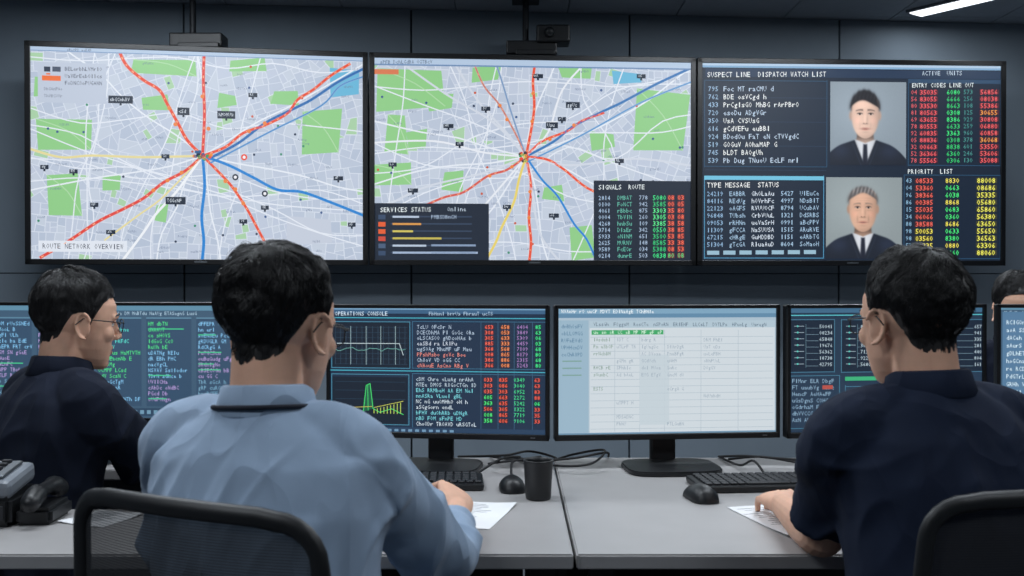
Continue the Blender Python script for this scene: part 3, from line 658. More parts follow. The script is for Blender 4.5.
b = B(); b.box((0, -2.95, CZ / 2), (7.9, 0.1, CZ), m_wallside, 0); b.obj('wall_front')
b = B(); b.box((0, 1.5, -0.05), (8.4, 9.4, 0.1), m_floor, 0); b.obj('floor')
b = B(); b.box((0, 1.5, CZ + 0.07), (8.4, 9.4, 0.1), m_cseam, 0)
for i in range(14):
    for j in range(15):
        b.box((-3.9 + 0.3 + i * 0.6, -2.9 + 0.3 + j * 0.6, CZ + 0.01), (0.594, 0.594, 0.02), m_ceil, 0.002, seg=1)
b.obj('ceiling')
b = B(); b.box((0, wally(0) - 0.008, 0.05), (7.7, 0.016, 0.1), m_trim, 0.003, rot); b.obj('baseboard_back')

def light_mat(name, col, st):
    m = bpy.data.materials.new(name); m.use_nodes = True; nt = m.node_tree; bb = nt.nodes['Principled BSDF']
    bb.inputs['Base Color'].default_value = (0.8, 0.8, 0.8, 1); bb.inputs['Emission Color'].default_value = col; bb.inputs['Emission Strength'].default_value = st; return m
m_led = light_mat('led_diffuser', (0.9, 0.95, 1.0, 1), 2.2)
def ceiling_light_or_fill(loc, rz, Lx, Wy, energy, col=(0.86, 0.93, 1.0)):  # builds the visible strip and the added fill fixtures, housing included
    e = empty('ceiling_light_or_fill', (loc[0], loc[1], CZ), rz); b = B()
    b.box((0, 0, -0.008), (Lx + 0.03, Wy + 0.03, 0.016), m_silver, 0.003); b.box((0, 0, -0.018), (Lx, Wy, 0.006), m_led, 0.002); b.obj('lamp_housing', e)
    ld = bpy.data.lights.new('lamp', 'AREA'); ld.shape = 'RECTANGLE'; ld.size = Lx; ld.size_y = Wy; ld.energy = energy; ld.color = col
    lo = bpy.data.objects.new('lamp', ld); sc.collection.objects.link(lo); lo.parent = e; lo.location = (0, 0, -0.03); return e
ceiling_light_or_fill((2.56, 4.86, 0), math.radians(-54), 1.3, 0.11, 6)
ceiling_light_or_fill((-1.6, 0.3, 0), 0, 1.2, 0.3, 26)  # added fill lamp, out of view, lights the seated men's backs
ceiling_light_or_fill((1.6, 0.3, 0), 0, 1.2, 0.3, 18)  # its added partner on the right, also an unseen fill
ceiling_light_or_fill((-1.0, 2.3, 0), 0, 1.2, 0.3, 26)  # added fill lamp above the frame, brightens the desk tops
ceiling_light_or_fill((1.0, 2.3, 0), 0, 1.2, 0.3, 24)  # second added desk fill, likewise out of view
ceiling_light_or_fill((-1.6, 4.0, 0), 0, 1.2, 0.3, 25)  # added wash lamp, hidden from the camera, brightens back wall and ceiling
ceiling_light_or_fill((1.4, 4.1, 0), 0, 1.2, 0.3, 25)  # right-hand added wash lamp for the wall, also hidden from the camera

w = bpy.data.worlds.new('World'); sc.world = w; w.use_nodes = True
w.node_tree.nodes['Background'].inputs[0].default_value = (0.25, 0.4, 0.6, 1); w.node_tree.nodes['Background'].inputs[1].default_value = 0.05

for k, (x, y) in enumerate(((-1.56, 4.97), (0.10, 5.13))):
    b = B()
    b.tube([(x - 0.03, y, 2.42), (x - 0.03, y, CZ - 0.02)], 0.016, m_leg, 14); b.box((x - 0.03, y, CZ - 0.01), (0.14, 0.14, 0.02), m_leg, 0.004)
    b.box((x, y, 2.435), (0.26, 0.12, 0.07), m_black, 0.008); b.box((x + 0.02, y - 0.03, 2.405), (0.20, 0.10, 0.025), m_black, 0.004)
    if k:
        b.box((x + 0.11, y - 0.02, 2.50), (0.17, 0.13, 0.09), m_black, 0.01); b.tube([(x + 0.09, y - 0.08, 2.50), (x + 0.09, y - 0.11, 2.50)], 0.025, m_black, 16)
    b.obj('ceiling_mount')

# ------------------------------------------------------------------ desks
def legs(b, pts):
    for x, y in pts: b.box((x, y, 0.361), (0.05, 0.05, 0.722), m_leg, 0.004)
b = B()
b.prism([(-2.5, 1.81), (0.112, 1.81), (0.112, 2.80), (-0.60, 2.80), (-0.60, 2.17), (-2.5, 2.17)], 0.722, 0.75, m_desk, 0.003)
b.box((-1.19, 1.8085, 0.736), (2.60, 0.002, 0.022), m_edge, 0)
legs(b, ((-2.4, 1.9), (-2.4, 2.1), (0.06, 1.9), (0.06, 2.72), (-0.55, 2.72))); b.box((-0.25, 2.72, 0.50), (0.56, 0.02, 0.44), m_leg, 0.002)
b.box((0.095, 2.3, 0.40), (0.02, 0.8, 0.62), m_leg, 0.002)
b.obj('office_desk')
b = B()
b.prism([(0.118, 1.81), (2.5, 1.81), (2.5, 2.80), (0.118, 2.80)], 0.722, 0.75, m_desk, 0.003); b.box((1.31, 1.8085, 0.736), (2.37, 0.002, 0.022), m_edge, 0)
legs(b, ((0.17, 1.9), (0.17, 2.72), (2.4, 1.9), (2.4, 2.72))); b.box((1.29, 2.72, 0.50), (2.2, 0.02, 0.44), m_leg, 0.002)
b.obj('office_desk')
b = B()
b.prism([(-2.5, 2.62), (-0.612, 2.62), (-0.612, 3.25), (-2.5, 3.25)], 0.722, 0.75, m_desk, 0.003)
legs(b, ((-2.4, 3.15), (-0.68, 3.15), (-2.4, 2.72))); b.box((-1.55, 3.18, 0.50), (1.8, 0.02, 0.44), m_leg, 0.002)
b.obj('office_desk')

# ------------------------------------------------------------------ desk items
ZD = 0.7505
def keyboard(loc, rz):
    b = B(); b.box((0, 0, 0.009), (0.44, 0.14, 0.016), m_black, 0.004)
    for r in range(6):
        y = 0.055 - r * 0.0205 - (0.003 if r else 0)
        x = -0.205
        while x < 0.2:
            wk = 0.0165
            if r == 5 and -0.12 < x < -0.02: wk = 0.105
            if not (0.083 < x + wk / 2 < 0.093): b.box((x + wk / 2, y, 0.0195), (wk, 0.0165, 0.006), m_key, 0.0015, seg=1)
            x += wk + 0.0032
    b.obj('computer_keyboard', loc=loc, rz=rz)
keyboard((-0.29, 2.41, ZD), math.radians(3))
keyboard((0.655, 2.41, ZD), math.radians(5))
def mouse(loc, rz):
    b = B(); rings = []
    prof = [(0.0, 0.0), (0.006, 0.6), (0.02, 0.93), (0.045, 1.0), (0.07, 0.95), (0.095, 0.85), (0.107, 0.6), (0.112, 0.0)]
    for y, s in prof:
        h = 0.034 * s * (1.0 if y < 0.06 else 1 - (y - 0.06) * 6) + 0.002; wd = 0.031 * max(s, 0.05) ** 0.6
        rings.append([(wd * math.cos(a), y - 0.056, max(0.0, math.sin(a)) * h + 0.0008) for a in [2 * math.pi * i / 28 for i in range(28)]])
    b.loft(rings, m_black); b.tube([(0, 0.025, 0.028), (0, 0.035, 0.026)], 0.004, m_key, 8); b.obj('computer_mouse', loc=loc, rz=rz)
mouse((0.0, 2.37, ZD), math.radians(5)); mouse((0.43, 2.265, ZD), math.radians(12))
b = B(); cx, cy = 0.060, 2.27
def circ(r, z, n=40): return [(r * math.cos(2 * math.pi * i / n), r * math.sin(2 * math.pi * i / n), z) for i in range(n)]
b.loft([circ(0.026, 0.0), circ(0.0285, 0.002), circ(0.0295, 0.01), circ(0.0325, 0.07), circ(0.034, 0.084), circ(0.0348, 0.088), circ(0.0342, 0.090), circ(0.032, 0.0895), circ(0.031, 0.082), circ(0.028, 0.012), circ(0.001, 0.010)], m_black)
b.obj('black_cup', loc=(cx, cy, ZD))
def sheet(loc, rz, w=0.21, h=0.297, name='paper_sheet'):
    b = B(); nx, ny = 8, 10; V = []; F = []
    for j in range(ny + 1):
        for i in range(nx + 1):
            u, v = i / nx - .5, j / ny - .5; V.append((u * w, v * h, 0.001 + 0.004 * max(0, u * v * 4) ** 2))
    for j in range(ny):
        for i in range(nx): a = j * (nx + 1) + i; F.append((a, a + 1, a + nx + 2, a + nx + 1))
    b.add(V, F, m_paper); V2 = [(x, y, z - 0.0008) for x, y, z in V]; b.add(V2, F, m_paper)
    for k in range(14): b.box((-0.01 + random.uniform(-0.02, 0.0), h * 0.4 - k * 0.018 * h / 0.297, 0.0016), (w * random.uniform(0.4, 0.7), 0.0014, 0.0003), m_silver, 0)
    b.obj(name, loc=loc, rz=rz)
sheet((-0.10, 2.12, ZD), math.radians(-14), 0.17, 0.23); sheet((0.60, 2.08, ZD), math.radians(14), 0.2, 0.26); sheet((-0.86, 2.08, ZD), math.radians(-20), 0.12, 0.12)
b = B(); random.seed(21)
cab = [[(-0.15, 2.79), (-0.02, 2.62), (0.05, 2.70), (0.12, 2.66), (0.02, 2.55), (-0.06, 2.60), (0.08, 2.79)],
       [(-0.06, 2.79), (0.04, 2.58), (0.16, 2.60), (0.25, 2.66), (0.27, 2.79)],
       [(0.0, 2.79), (0.10, 2.60), (0.20, 2.56), (0.25, 2.70), (0.16, 2.74), (0.08, 2.66)],
       [(0.58, 2.79), (0.62, 2.62), (0.74, 2.58), (0.86, 2.58), (0.82, 2.79)],
       [(0.60, 2.75), (0.64, 2.60), (0.70, 2.64), (0.80, 2.60), (0.84, 2.70), (0.85, 2.79)],
       [(0.64, 2.50), (0.62, 2.55), (0.60, 2.62), (0.58, 2.79)], [(-0.10, 2.50), (-0.03, 2.56), (0.02, 2.64), (0.0, 2.79)], [(0.0, 2.435), (0.0, 2.52), (0.03, 2.6), (-0.02, 2.79)]]
for p in cab:
    b.tube(smooth_path([(x, y, ZD + 0.004 + (abs(math.sin(i * 1.9 + x * 9)) * 0.034 if 0 < i < len(p) - 1 else 0)) for i, (x, y) in enumerate(p)], 8), 0.0032, m_dark, 8)
b.obj('cable_bundle')
b = B()
b.prism([(-0.10, -0.075), (0.055, -0.075), (0.055, 0.075), (-0.10, 0.075)], 0, 0.062, m_black, 0.01)
b.box((-0.022, 0.0, 0.082), (0.145, 0.14, 0.04), m_silver, 0.012, Matrix.Rotation(math.radians(8), 3, 'X')); b.box((-0.022, -0.006, 0.106), (0.11, 0.10, 0.006), m_metal, 0.002, Matrix.Rotation(math.radians(8), 3, 'X'))
b.box((-0.022, -0.0765, 0.03), (0.13, 0.004, 0.03), m_key, 0.002)
b.prism([(0.057, -0.06), (0.13, -0.06), (0.13, 0.06), (0.057, 0.06)], 0, 0.035, m_black, 0.008)
b.tube(smooth_path([(0.095, -0.075, 0.05), (0.095, -0.04, 0.062), (0.095, 0.04, 0.062), (0.095, 0.075, 0.05)], 5), [0.02] * 6 + [0.014] * 4 + [0.02] * 6, m_black, 14)
for i in range(4):
    for j in range(3): b.box((-0.055 + j * 0.03, -0.035 + i * 0.022, 0.107 + i * 0.003), (0.018, 0.013, 0.008), m_key, 0.002)
b.obj('desk_phone', loc=(-1.07, 2.07, ZD), rz=math.radians(4))

# ------------------------------------------------------------------ chairs
def office_chair(loc, yaw, top=0.995, halfw=0.19):
    b = B()
    for i in range(5):
        a = 2 * math.pi * i / 5 + 0.3; d = Vector((math.cos(a), math.sin(a), 0))
        b.tube([d * 0.03 + Vector((0, 0, 0.11)), d * 0.28 + Vector((0, 0, 0.075))], [0.024, 0.016], m_frame, 10)
        q = d * 0.28; t = Vector((-d.y, d.x, 0)) * 0.011
        for s in (-1, 1): b.tube([q + t * s + Vector((0, 0, 0.028)), q + t * s * 1.9 + Vector((0, 0, 0.028))], 0.0265, m_dark, 16)
        b.tube([q + Vector((0, 0, 0.028)), q + Vector((0, 0, 0.075))], 0.008, m_frame, 8)
    b.tube([(0, 0, 0.1), (0, 0, 0.25)], 0.026, m_frame, 16); b.tube([(0, 0, 0.25), (0, 0, 0.38)], 0.016, m_metal, 14); b.box((0, 0, 0.385), (0.18, 0.22, 0.035), m_frame, 0.01)
    rings = []
    for z, s in ((0.398, 0.86), (0.405, 0.97), (0.425, 1.0), (0.445, 0.98), (0.453, 0.9)):
        rings.append([(0.235 * s * math.copysign(abs(math.cos(t)) ** 0.55, math.cos(t)), 0.01 + 0.23 * s * math.copysign(abs(math.sin(t)) ** 0.55, math.sin(t)), z) for t in [2 * math.pi * i / 40 for i in range(40)]])
    b.loft(rings, m_seat)
    zb = 0.52; 
    def by(x, z): return -0.225 - (z - zb) * 0.05 + 0.9 * x * x
    H = top - zb; wl = halfw + 0.025; wt = halfw; r = 0.05
    def corner(cx_, cz_, a0, a1): return [(cx_ + r * math.cos(math.radians(a0 + (a1 - a0) * k / 6)), cz_ + r * math.sin(math.radians(a0 + (a1 - a0) * k / 6))) for k in range(7)]
    out = corner(wt - r, top - 0.02 - r, 0, 90) + [(x, top - 0.02 + 0.006 * (1 - (x / wt) ** 2)) for x in np.linspace(wt - r - 0.02, -(wt - r - 0.02), 8)] + corner(-(wt - r), top - 0.02 - r, 90, 180) + [(-(wt + (wl - wt) * t), top - 0.07 - (H - 0.12) * t) for t in (0.2, 0.4, 0.6, 0.8)] + corner(-(wl - r), zb + r, 180, 270) + [(0, zb)] + corner(wl - r, zb + r, 270, 360) + [(wl + (wt - wl) * t, zb + 0.05 + (H - 0.12) * t) for t in (0.2, 0.4, 0.6, 0.8)]
    P = [Vector((x, by(x, z), z)) for x, z in out]; n = 10; rings = []
    for i in range(len(P)):
        T = (P[(i + 1) % len(P)] - P[i - 1]).normalized(); u = Vector((0, 1, 0)); u = (u - T * u.dot(T)).normalized(); w_ = T.cross(u)
        rings.append([P[i] + (u * math.cos(2 * math.pi * j / n) * 0.010 + w_ * math.sin(2 * math.pi * j / n) * 0.012) for j in range(n)])
    rings.append(rings[0]); V, F = loft(rings, False); b.add(V, F, m_frame)
    nz, nx = 18, 14; V = []; F = []
    for j in range(nz + 1):
        t = j / nz; z = zb + 0.005 + (H - 0.03) * t; hw = wl + (wt - wl) * t
        e = 1.0
        dz = min(z - zb, top - 0.02 - z)
        if dz < r: e = (hw - r + math.sqrt(max(0, r * r - (r - dz) ** 2))) / hw
        for i in range(nx + 1): x = (i / nx * 2 - 1) * hw * e; V.append((x, by(x, z), z))
    for j in range(nz):
        for i in range(nx): a = j * (nx + 1) + i; F.append((a, a + 1, a + nx + 2, a + nx + 1))
    b.add(V, F, m_meshfab)
    b.tube(smooth_path([(0, -0.05, 0.38), (0, -0.20, 0.39), (0, -0.285, 0.47), (0, by(0, 0.62) - 0.035, min(0.62, top - 0.1)), (0, by(0, 0.72) - 0.02, min(0.74, top - 0.05))], 5), 0.02, m_frame, 12)
    b.box((0, by(0, 0.66) - 0.02, min(0.66, top - 0.08)), (0.3, 0.02, 0.05), m_frame, 0.008)
    b.obj('office_chair', loc=(loc[0], loc[1], 0), rz=yaw)

# ------------------------------------------------------------------ people
def hand_parts(wrist, d, up, side, curls, thumb, scale=1.0):
    d = Vector(d).normalized(); up = Vector(up); up = (up - d * up.dot(d)).normalized(); xr = d.cross(up)
    R = Matrix((xr, d, up)).transposed(); W0 = Vector(wrist)
    T = lambda p: W0 + R @ (Vector(p) * scale)
    parts = []; rings = []
    for y, hw, ht, z in ((-0.01, 0.026, 0.019, 0), (0.015, 0.030, 0.019, 0), (0.045, 0.037, 0.0175, 0), (0.075, 0.041, 0.0155, 0), (0.092, 0.041, 0.013, -0.001), (0.100, 0.036, 0.009, -0.002)):
        rings.append([T((hw * math.copysign(abs(math.cos(a)) ** 0.7, math.cos(a)), y, z + ht * math.sin(a))) for a in [2 * math.pi * i / 24 for i in range(24)]])
    parts.append(loft(rings))
    parts.append(tube([T((side * 0.02, 0.01, -0.006)), T((side * 0.033, 0.05, -0.010))], [0.016 * scale, 0.014 * scale], 12))
    fx = [0.0315, 0.0105, -0.0105, -0.031]; ln = [(0.042, 0.025, 0.019), (0.046, 0.029, 0.020), (0.042, 0.027, 0.019), (0.033, 0.020, 0.017)]; rr = [0.0088, 0.0090, 0.0086, 0.0076]; yy = [0.092, 0.096, 0.093, 0.086]
    for k in range(4):
        x = side * fx[k]; p = Vector((x, yy[k], 0)); spread = side * (0.10, 0.02, -0.06, -0.14)[k]; a = 0; pts = [Vector((x, yy[k] - 0.02, 0)), p.copy()]
        for q in range(3):
            a += math.radians(curls[k][q]); p = p + Vector((math.sin(spread) * math.cos(a) * ln[k][q], math.cos(spread) * math.cos(a) * ln[k][q], -math.sin(a) * ln[k][q])); pts.append(p.copy())
        r = rr[k]; parts.append(tube([T(q) for q in pts], [r * scale, r * 1.08 * scale, r * scale, r * 0.92 * scale, r * 0.8 * scale], 12))
    parts.append(tube([T((side * q[0], q[1], q[2])) for q in thumb], [0.014 * scale, 0.0115 * scale, 0.0105 * scale, 0.0085 * scale], 12))
    return parts
TH_RELAX = [(0.022, 0.018, -0.004), (0.045, 0.045, -0.012), (0.054, 0.070, -0.018), (0.054, 0.094, -0.024)]
TH_FIST = [(0.022, 0.018, -0.006), (0.044, 0.045, -0.016), (0.046, 0.072, -0.026), (0.034, 0.094, -0.034)]
C_RELAX = [(8, 22, 14), (9, 26, 16), (11, 28, 16), (14, 30, 18)]
C_FIST = [(38, 60, 32), (52, 66, 36), (60, 70, 38), (64, 74, 38)]

def zmin_fn(az):
    ks = [0, 35, 52, 64, 72, 84, 90, 104, 116, 135, 180]; vs = [.068, .064, .050, .024, -.014, -.014, .014, .022, -.006, -.044, -.060]
    return float(np.interp(az, ks, vs))

def person(name, hc, hyaw, hpitch, neck, shL, shR, elL, elR, wrL, wrR, hip, byaw, shirt_mat, sleeves='long', handL=None, handR=None, glasses=False, lanyard=False, vol=1.0, hs=1.0, knee_fw=0.42, hroll=0, cuff=0.022, fold=1.35):
    f = Vector((-math.sin(byaw), math.cos(byaw), 0)); r = Vector((math.cos(byaw), math.sin(byaw), 0)); up = Vector((0, 0, 1))
    hip = Vector(hip); neck = Vector(neck)
    e = empty(name, (hip.x, hip.y, 0), 0, True)
    HM = Matrix.Translation(hc) @ Matrix.Rotation(hyaw, 4, 'Z') @ Matrix.Rotation(-hpitch, 4, 'X') @ Matrix.Rotation(hroll, 4, 'Y') @ Matrix.Scale(hs, 4)
    HI = HM.inverted(); core = []
    core.append(ellipsoid((0, -0.010, 0.028), (0.076, 0.096, 0.085), None, 32))
    rings = []
    for z, cy_, rx, ry in ((0.06, 0.012, 0.062, 0.066), (0.045, 0.018, 0.066, 0.068), (0.020, 0.020, 0.068, 0.067), (-0.010, 0.022, 0.067, 0.064), (-0.040, 0.024, 0.064, 0.060), (-0.065, 0.026, 0.058, 0.057), (-0.090, 0.036, 0.046, 0.046), (-0.108, 0.046, 0.032, 0.034), (-0.117, 0.050, 0.018, 0.022)):
        rings.append([(rx * math.copysign(abs(math.cos(a)) ** 0.88, math.cos(a)), cy_ + ry * math.copysign(abs(math.sin(a)) ** 0.88, math.sin(a)), z) for a in [2 * math.pi * i / 32 for i in range(32)]])
    core.append(loft(rings))
    nl = HI @ (neck + Vector((0, 0, -0.02))); 
    core.append(tube([nl, nl.lerp(Vector((0, -0.026, -0.05)), 0.55), (0, -0.026, -0.045), (0, -0.02, 0.0)], [0.062, 0.055, 0.054, 0.054], 24))
    feat = []
    for s in (-1, 1): feat.append(tube([nl + Vector((s * 0.02, -0.035, 0.0)), (s * 0.020, -0.052, -0.06)], [0.022, 0.018], 10))
    feat.append(tube([(-0.046, 0.070, 0.016), (-0.02, 0.084, 0.019), (0.02, 0.084, 0.019), (0.046, 0.070, 0.016)], [0.008, 0.009, 0.009, 0.008], 12))
    feat.append(tube([(0, 0.082, 0.010), (0, 0.092, -0.012), (0, 0.101, -0.030)], [0.007, 0.0075, 0.009], 12))
    for s in (-1, 1):
        feat.append(ellipsoid((s * 0.010, 0.092, -0.035), (0.008, 0.010, 0.007), None, 12)); feat.append(ellipsoid((s * 0.042, 0.058, -0.026), (0.022, 0.022, 0.022), None, 16))
        ro = Matrix.Rotation(s * math.radians(-26), 3, 'Z') @ Matrix.Rotation(math.radians(10), 3, 'X')
        feat.append(ellipsoid((s * 0.076, -0.002, -0.010), (0.007, 0.016, 0.029), ro, 16))
        rim = [Vector((s * 0.077, -0.002, -0.010)) + ro @ Vector((s * 0.007, 0.012 * math.cos(a) * 1.45, 0.024 * math.sin(a) * 1.3)) for a in [math.radians(q) for q in range(20, 300, 28)]]
        feat.append(tube(rim, 0.0042, 8))
    feat.append(tube([(-0.022, 0.078, -0.063), (0, 0.087, -0.061), (0.022, 0.078, -0.063)], 0.0055, 10)); feat.append(tube([(-0.018, 0.077, -0.072), (0, 0.086, -0.0725), (0.018, 0.077, -0.072)], 0.006, 10))
    feat.append(ellipsoid((0, 0.070, -0.102), (0.018, 0.014, 0.013), None, 14))
    V, N, F = remesh(core + feat, 0.0030, 4)
    for s in (-1, 1):
        d2 = (V[:, 0] - s * 0.031) ** 2 + (V[:, 2] - 0.0) ** 2 * 1.6; k = np.exp(-d2 / 0.013 ** 2) * (V[:, 1] > 0.04); V[:, 1] -= 0.009 * k
    k = np.exp(-((V[:, 2] + 0.067) / 0.0025) ** 2) * (np.abs(V[:, 0]) < 0.024) * (V[:, 1] > 0.06); V[:, 1] -= 0.003 * k
    mi = []
    for q in F:
        c = V[list(q)].mean(axis=0); mi.append(1 if (c[1] > 0.074 and -0.079 < c[2] < -0.057 and abs(c[0]) < 0.024 - abs(c[2] + 0.067) * 0.8) else 0)
    Vw = [HM @ Vector(v) for v in V]
    mesh_obj('head_and_neck', Vw, F, [m_skin, m_lip], mi, True, e)
    b = B()
    for s in (-1, 1):
        Ve, Fe = ellipsoid((s * 0.031, 0.0665, 0.0), (0.0125, 0.0125, 0.0115), None, 18); b.add([HM @ Vector(v) for v in Ve], Fe, m_eye)
        Ve, Fe = ellipsoid((s * 0.031, 0.0757, 0.0), (0.0055, 0.004, 0.0055), None, 14); b.add([HM @ Vector(v) for v in Ve], Fe, m_iris)
        Ve, Fe = tube([(s * 0.018, 0.078, 0.0045), (s * 0.031, 0.0815, 0.0075), (s * 0.044, 0.074, 0.004)], 0.0022, 8); b.add([HM @ Vector(v) for v in Ve], Fe, m_skin)
        Ve, Fe = tube([(s * 0.014, 0.0905, 0.022), (s * 0.030, 0.089, 0.026), (s * 0.048, 0.078, 0.021)], [0.002, 0.003, 0.0015], 8); b.add([HM @ Vector(v) for v in Ve], Fe, m_hair)
    b.obj('eyes_and_brows', e)
    # ---------- hair
    cv = []; cf = []
    for v_, f_ in core:
        o = len(cv); cv += [Vector(x) for x in v_]; cf += [tuple(i + o for i in q) for q in f_]
    bvh = BVHTree.FromPolygons(cv, cf); C = Vector((0, -0.012, 0.02)); tilt = Matrix.Rotation(math.radians(22), 3, 'X')
    NP, NS = 120, 36; G = np.zeros((NP + 1, NS + 1, 3)); D = np.zeros((NP + 1, NS + 1, 3))
    for i in range(NP):
        ph = 2 * math.pi * i / NP
        def hit(el):
            d = tilt @ Vector((math.sin(ph) * math.cos(el), math.cos(ph) * math.cos(el), math.sin(el))); o = C + d * 0.35
            h = bvh.ray_cast(o, -d); p = h[0] if h[0] is not None else C + d * 0.08
            return p, d
        for k in range(60):
            el = math.radians(85 - k * 2.6); p, d = hit(el); az = abs(math.degrees(math.atan2(p.x, p.y + 0.01)))
            if p.z < zmin_fn(az) + 0.004 * noise.noise(Vector((ph * 9, hc[0] * 5, 0))): emin = math.degrees(el); break
        else: emin = -65
        for j in range(NS + 1):
            el = math.radians(89.5 + (emin - 89.5) * j / NS); p, d = hit(el); G[i, j] = p; D[i, j] = d
    for _ in range(2):
        Gs = G[:NP]; G[:NP] = 0.5 * Gs + 0.25 * np.roll(Gs, 1, 0) + 0.25 * np.roll(Gs, -1, 0)
    G[NP] = G[0]; D[NP] = D[0]
    seg = np.linalg.norm(G[:, 1:] - G[:, :-1], axis=2).sum(axis=1)
    zz = G[:, :, 2]; S = np.linspace(0, 1, NS + 1)[None, :].repeat(NP + 1, 0)
    hgt = (0.0065 + 0.0100 * np.clip((zz - 0.0) / 0.09, 0, 1)) * vol
    hgt = hgt * (1 - 0.93 * np.clip((S - 0.58) / 0.42, 0, 1) ** 1.1)
    front = np.clip((G[:, :, 1] - 0.03) / 0.05, 0, 1) * np.clip((zz - 0.04) / 0.03, 0, 1); hgt += 0.006 * front * vol
    cap = G.copy()
    for i in range(NP + 1):
        for j in range(NS + 1):
            p = Vector(G[i % NP, j]) + Vector((hc[0] * 9, 0, 0)); nn = (noise.noise(p * 24) * 0.006 + noise.noise(p * 60) * 0.004) * min(1, (1 - S[i, j]) * 3.5 + 0.03)
            hgt[i, j] += nn
            cap[i, j] = G[i, j] + D[i, j] * (hgt[i, j] - 0.0030 * (1 - S[i, j]) - 0.0002)
    V = [HM @ Vector(cap[i, j]) for i in range(NP) for j in range(NS + 1)]; F = []
    for i in range(NP):
        for j in range(NS):
            a = i * (NS + 1) + j; c2 = ((i + 1) % NP) * (NS + 1) + j; F.append((a, c2, c2 + 1, a + 1))
    F.append(tuple(i * (NS + 1) for i in range(NP)))
    nst = 18000; K = 6; rng = np.random.RandomState(int(abs(hc[0]) * 1000))
    nl_ = 700; lp = rng.rand(nl_) * NP; ls_ = rng.rand(nl_) ** 0.7 * 0.93; ldp = rng.normal(1.0, 3.2, nl_); lid = rng.randint(0, nl_, nst)
    ph0 = lp[lid] + rng.normal(0, 0.9, nst) / (0.3 + ls_[lid]); s0 = np.clip(ls_[lid] + rng.normal(0, 0.025, nst), 0.003, 0.975)
    Ls = rng.uniform(0.016, 0.034, nst) * (0.22 + 1.1 * (1 - s0)); dph = (ldp[lid] + rng.normal(0, 0.6, nst)) * (0.22 + (1 - s0)); lk = np.abs(rng.normal(0, 0.0036, nl_)); lift = (lk[lid] + np.abs(rng.normal(0, 0.0009, nst))) * (0.05 + 1.2 * (1 - s0))
    def samp(A, ph, s):
        ph = np.mod(ph, NP); i0 = np.floor(ph).astype(int); fr = (ph - i0); i1 = (i0 + 1) % NP; i0 = i0 % NP; sj = np.clip(s, 0, 1) * NS; j0 = np.minimum(np.floor(sj).astype(int), NS - 1); g = sj - j0
        if A.ndim == 3: fr = fr[:, None]; g = g[:, None]
        return (A[i0, j0] * (1 - fr) + A[i1, j0] * fr) * (1 - g) + (A[i0, j0 + 1] * (1 - fr) + A[i1, j0 + 1] * fr) * g
    al = seg[np.mod(ph0.astype(int), NP)]; pts = []
    for k in range(K):
        t = k / (K - 1); s = s0 + Ls / al * t; over = np.clip(s - 1, 0, 1) * al; ph = ph0 + dph * t
        p = samp(G, ph, s) + samp(D, ph, s) * ((samp(hgt, ph, s) - 0.0022 * (1 - s0) + 0.0002 + lift * math.sin(math.pi * min(1, t * 0.70 + 0.02)))[:, None]); p[:, 2] -= over * 0.25; pts.append(p)
    pts = np.array(pts); tan = np.gradient(pts, axis=0); tan /= np.linalg.norm(tan, axis=2, keepdims=True) + 1e-9
    dd = samp(D, ph0, s0)[None]; sd = np.cross(tan, dd); sd /= np.linalg.norm(sd, axis=2, keepdims=True) + 1e-9; nn = np.cross(sd, tan)
    wd = (np.array([1, 1, 0.9, 0.75, 0.5, 0.12]) * 0.00055)[:, None, None]
    ring = np.stack([pts + sd * wd, pts - sd * wd, pts + nn * wd * 1.2], axis=2)
    R3 = np.array(HM.to_3x3()); T3 = np.array(HM.translation); rw = ring @ R3.T + T3; rw = rw.transpose(1, 0, 2, 3).reshape(-1, 3)
    base = len(V); V = [tuple(v) for v in V] + [tuple(v) for v in rw]
    idx = []
    for k in range(K - 1):
        for m_ in range(3): idx.append((k * 3 + m_, k * 3 + (m_ + 1) % 3, (k + 1) * 3 + (m_ + 1) % 3, (k + 1) * 3 + m_))
    idx = np.array(idx); Fs = (idx[None] + (np.arange(nst) * K * 3)[:, None, None] + base).reshape(-1, 4); F = F + [tuple(q) for q in Fs.tolist()]
    mesh_obj('hair', V, F, [m_hair], None, True, e)
    if glasses:
        b = B(); X = lambda v: HM @ Vector(v)
        for s in (-1, 1):
            loop = [X((s * (0.033 + 0.025 * math.copysign(abs(math.cos(a)) ** 0.6, math.cos(a))), 0.0985 - 0.004 * (1 if math.cos(a) > 0 else 0), -0.004 + 0.018 * math.copysign(abs(math.sin(a)) ** 0.6, math.sin(a)))) for a in [2 * math.pi * i / 24 for i in range(25)]]
            b.tube(loop, 0.0012 * hs, m_black, 6); b.tube([X((s * 0.058, 0.096, 0.004)), X((s * 0.074, 0.080, 0.005)), X((s * 0.081, 0.02, 0.006)), X((s * 0.080, -0.006, 0.008)), X((s * 0.079, -0.022, -0.008))], 0.0014, m_black, 8)
        b.tube([X((-0.010, 0.1, 0.0)), X((0, 0.1025, 0.003)), X((0.010, 0.1, 0.0))], 0.0012, m_black, 6); b.obj('glasses', e)
    # ---------- shirt
    shL, shR, elL, elR, wrL, wrR = map(Vector, (shL, shR, elL, elR, wrL, wrR)); ra = (shR - shL).normalized()
    parts = []; rings = []
    base = hip + Vector((0, 0, -0.03)); mid = hip.lerp(neck, 0.5) - f * 0.012
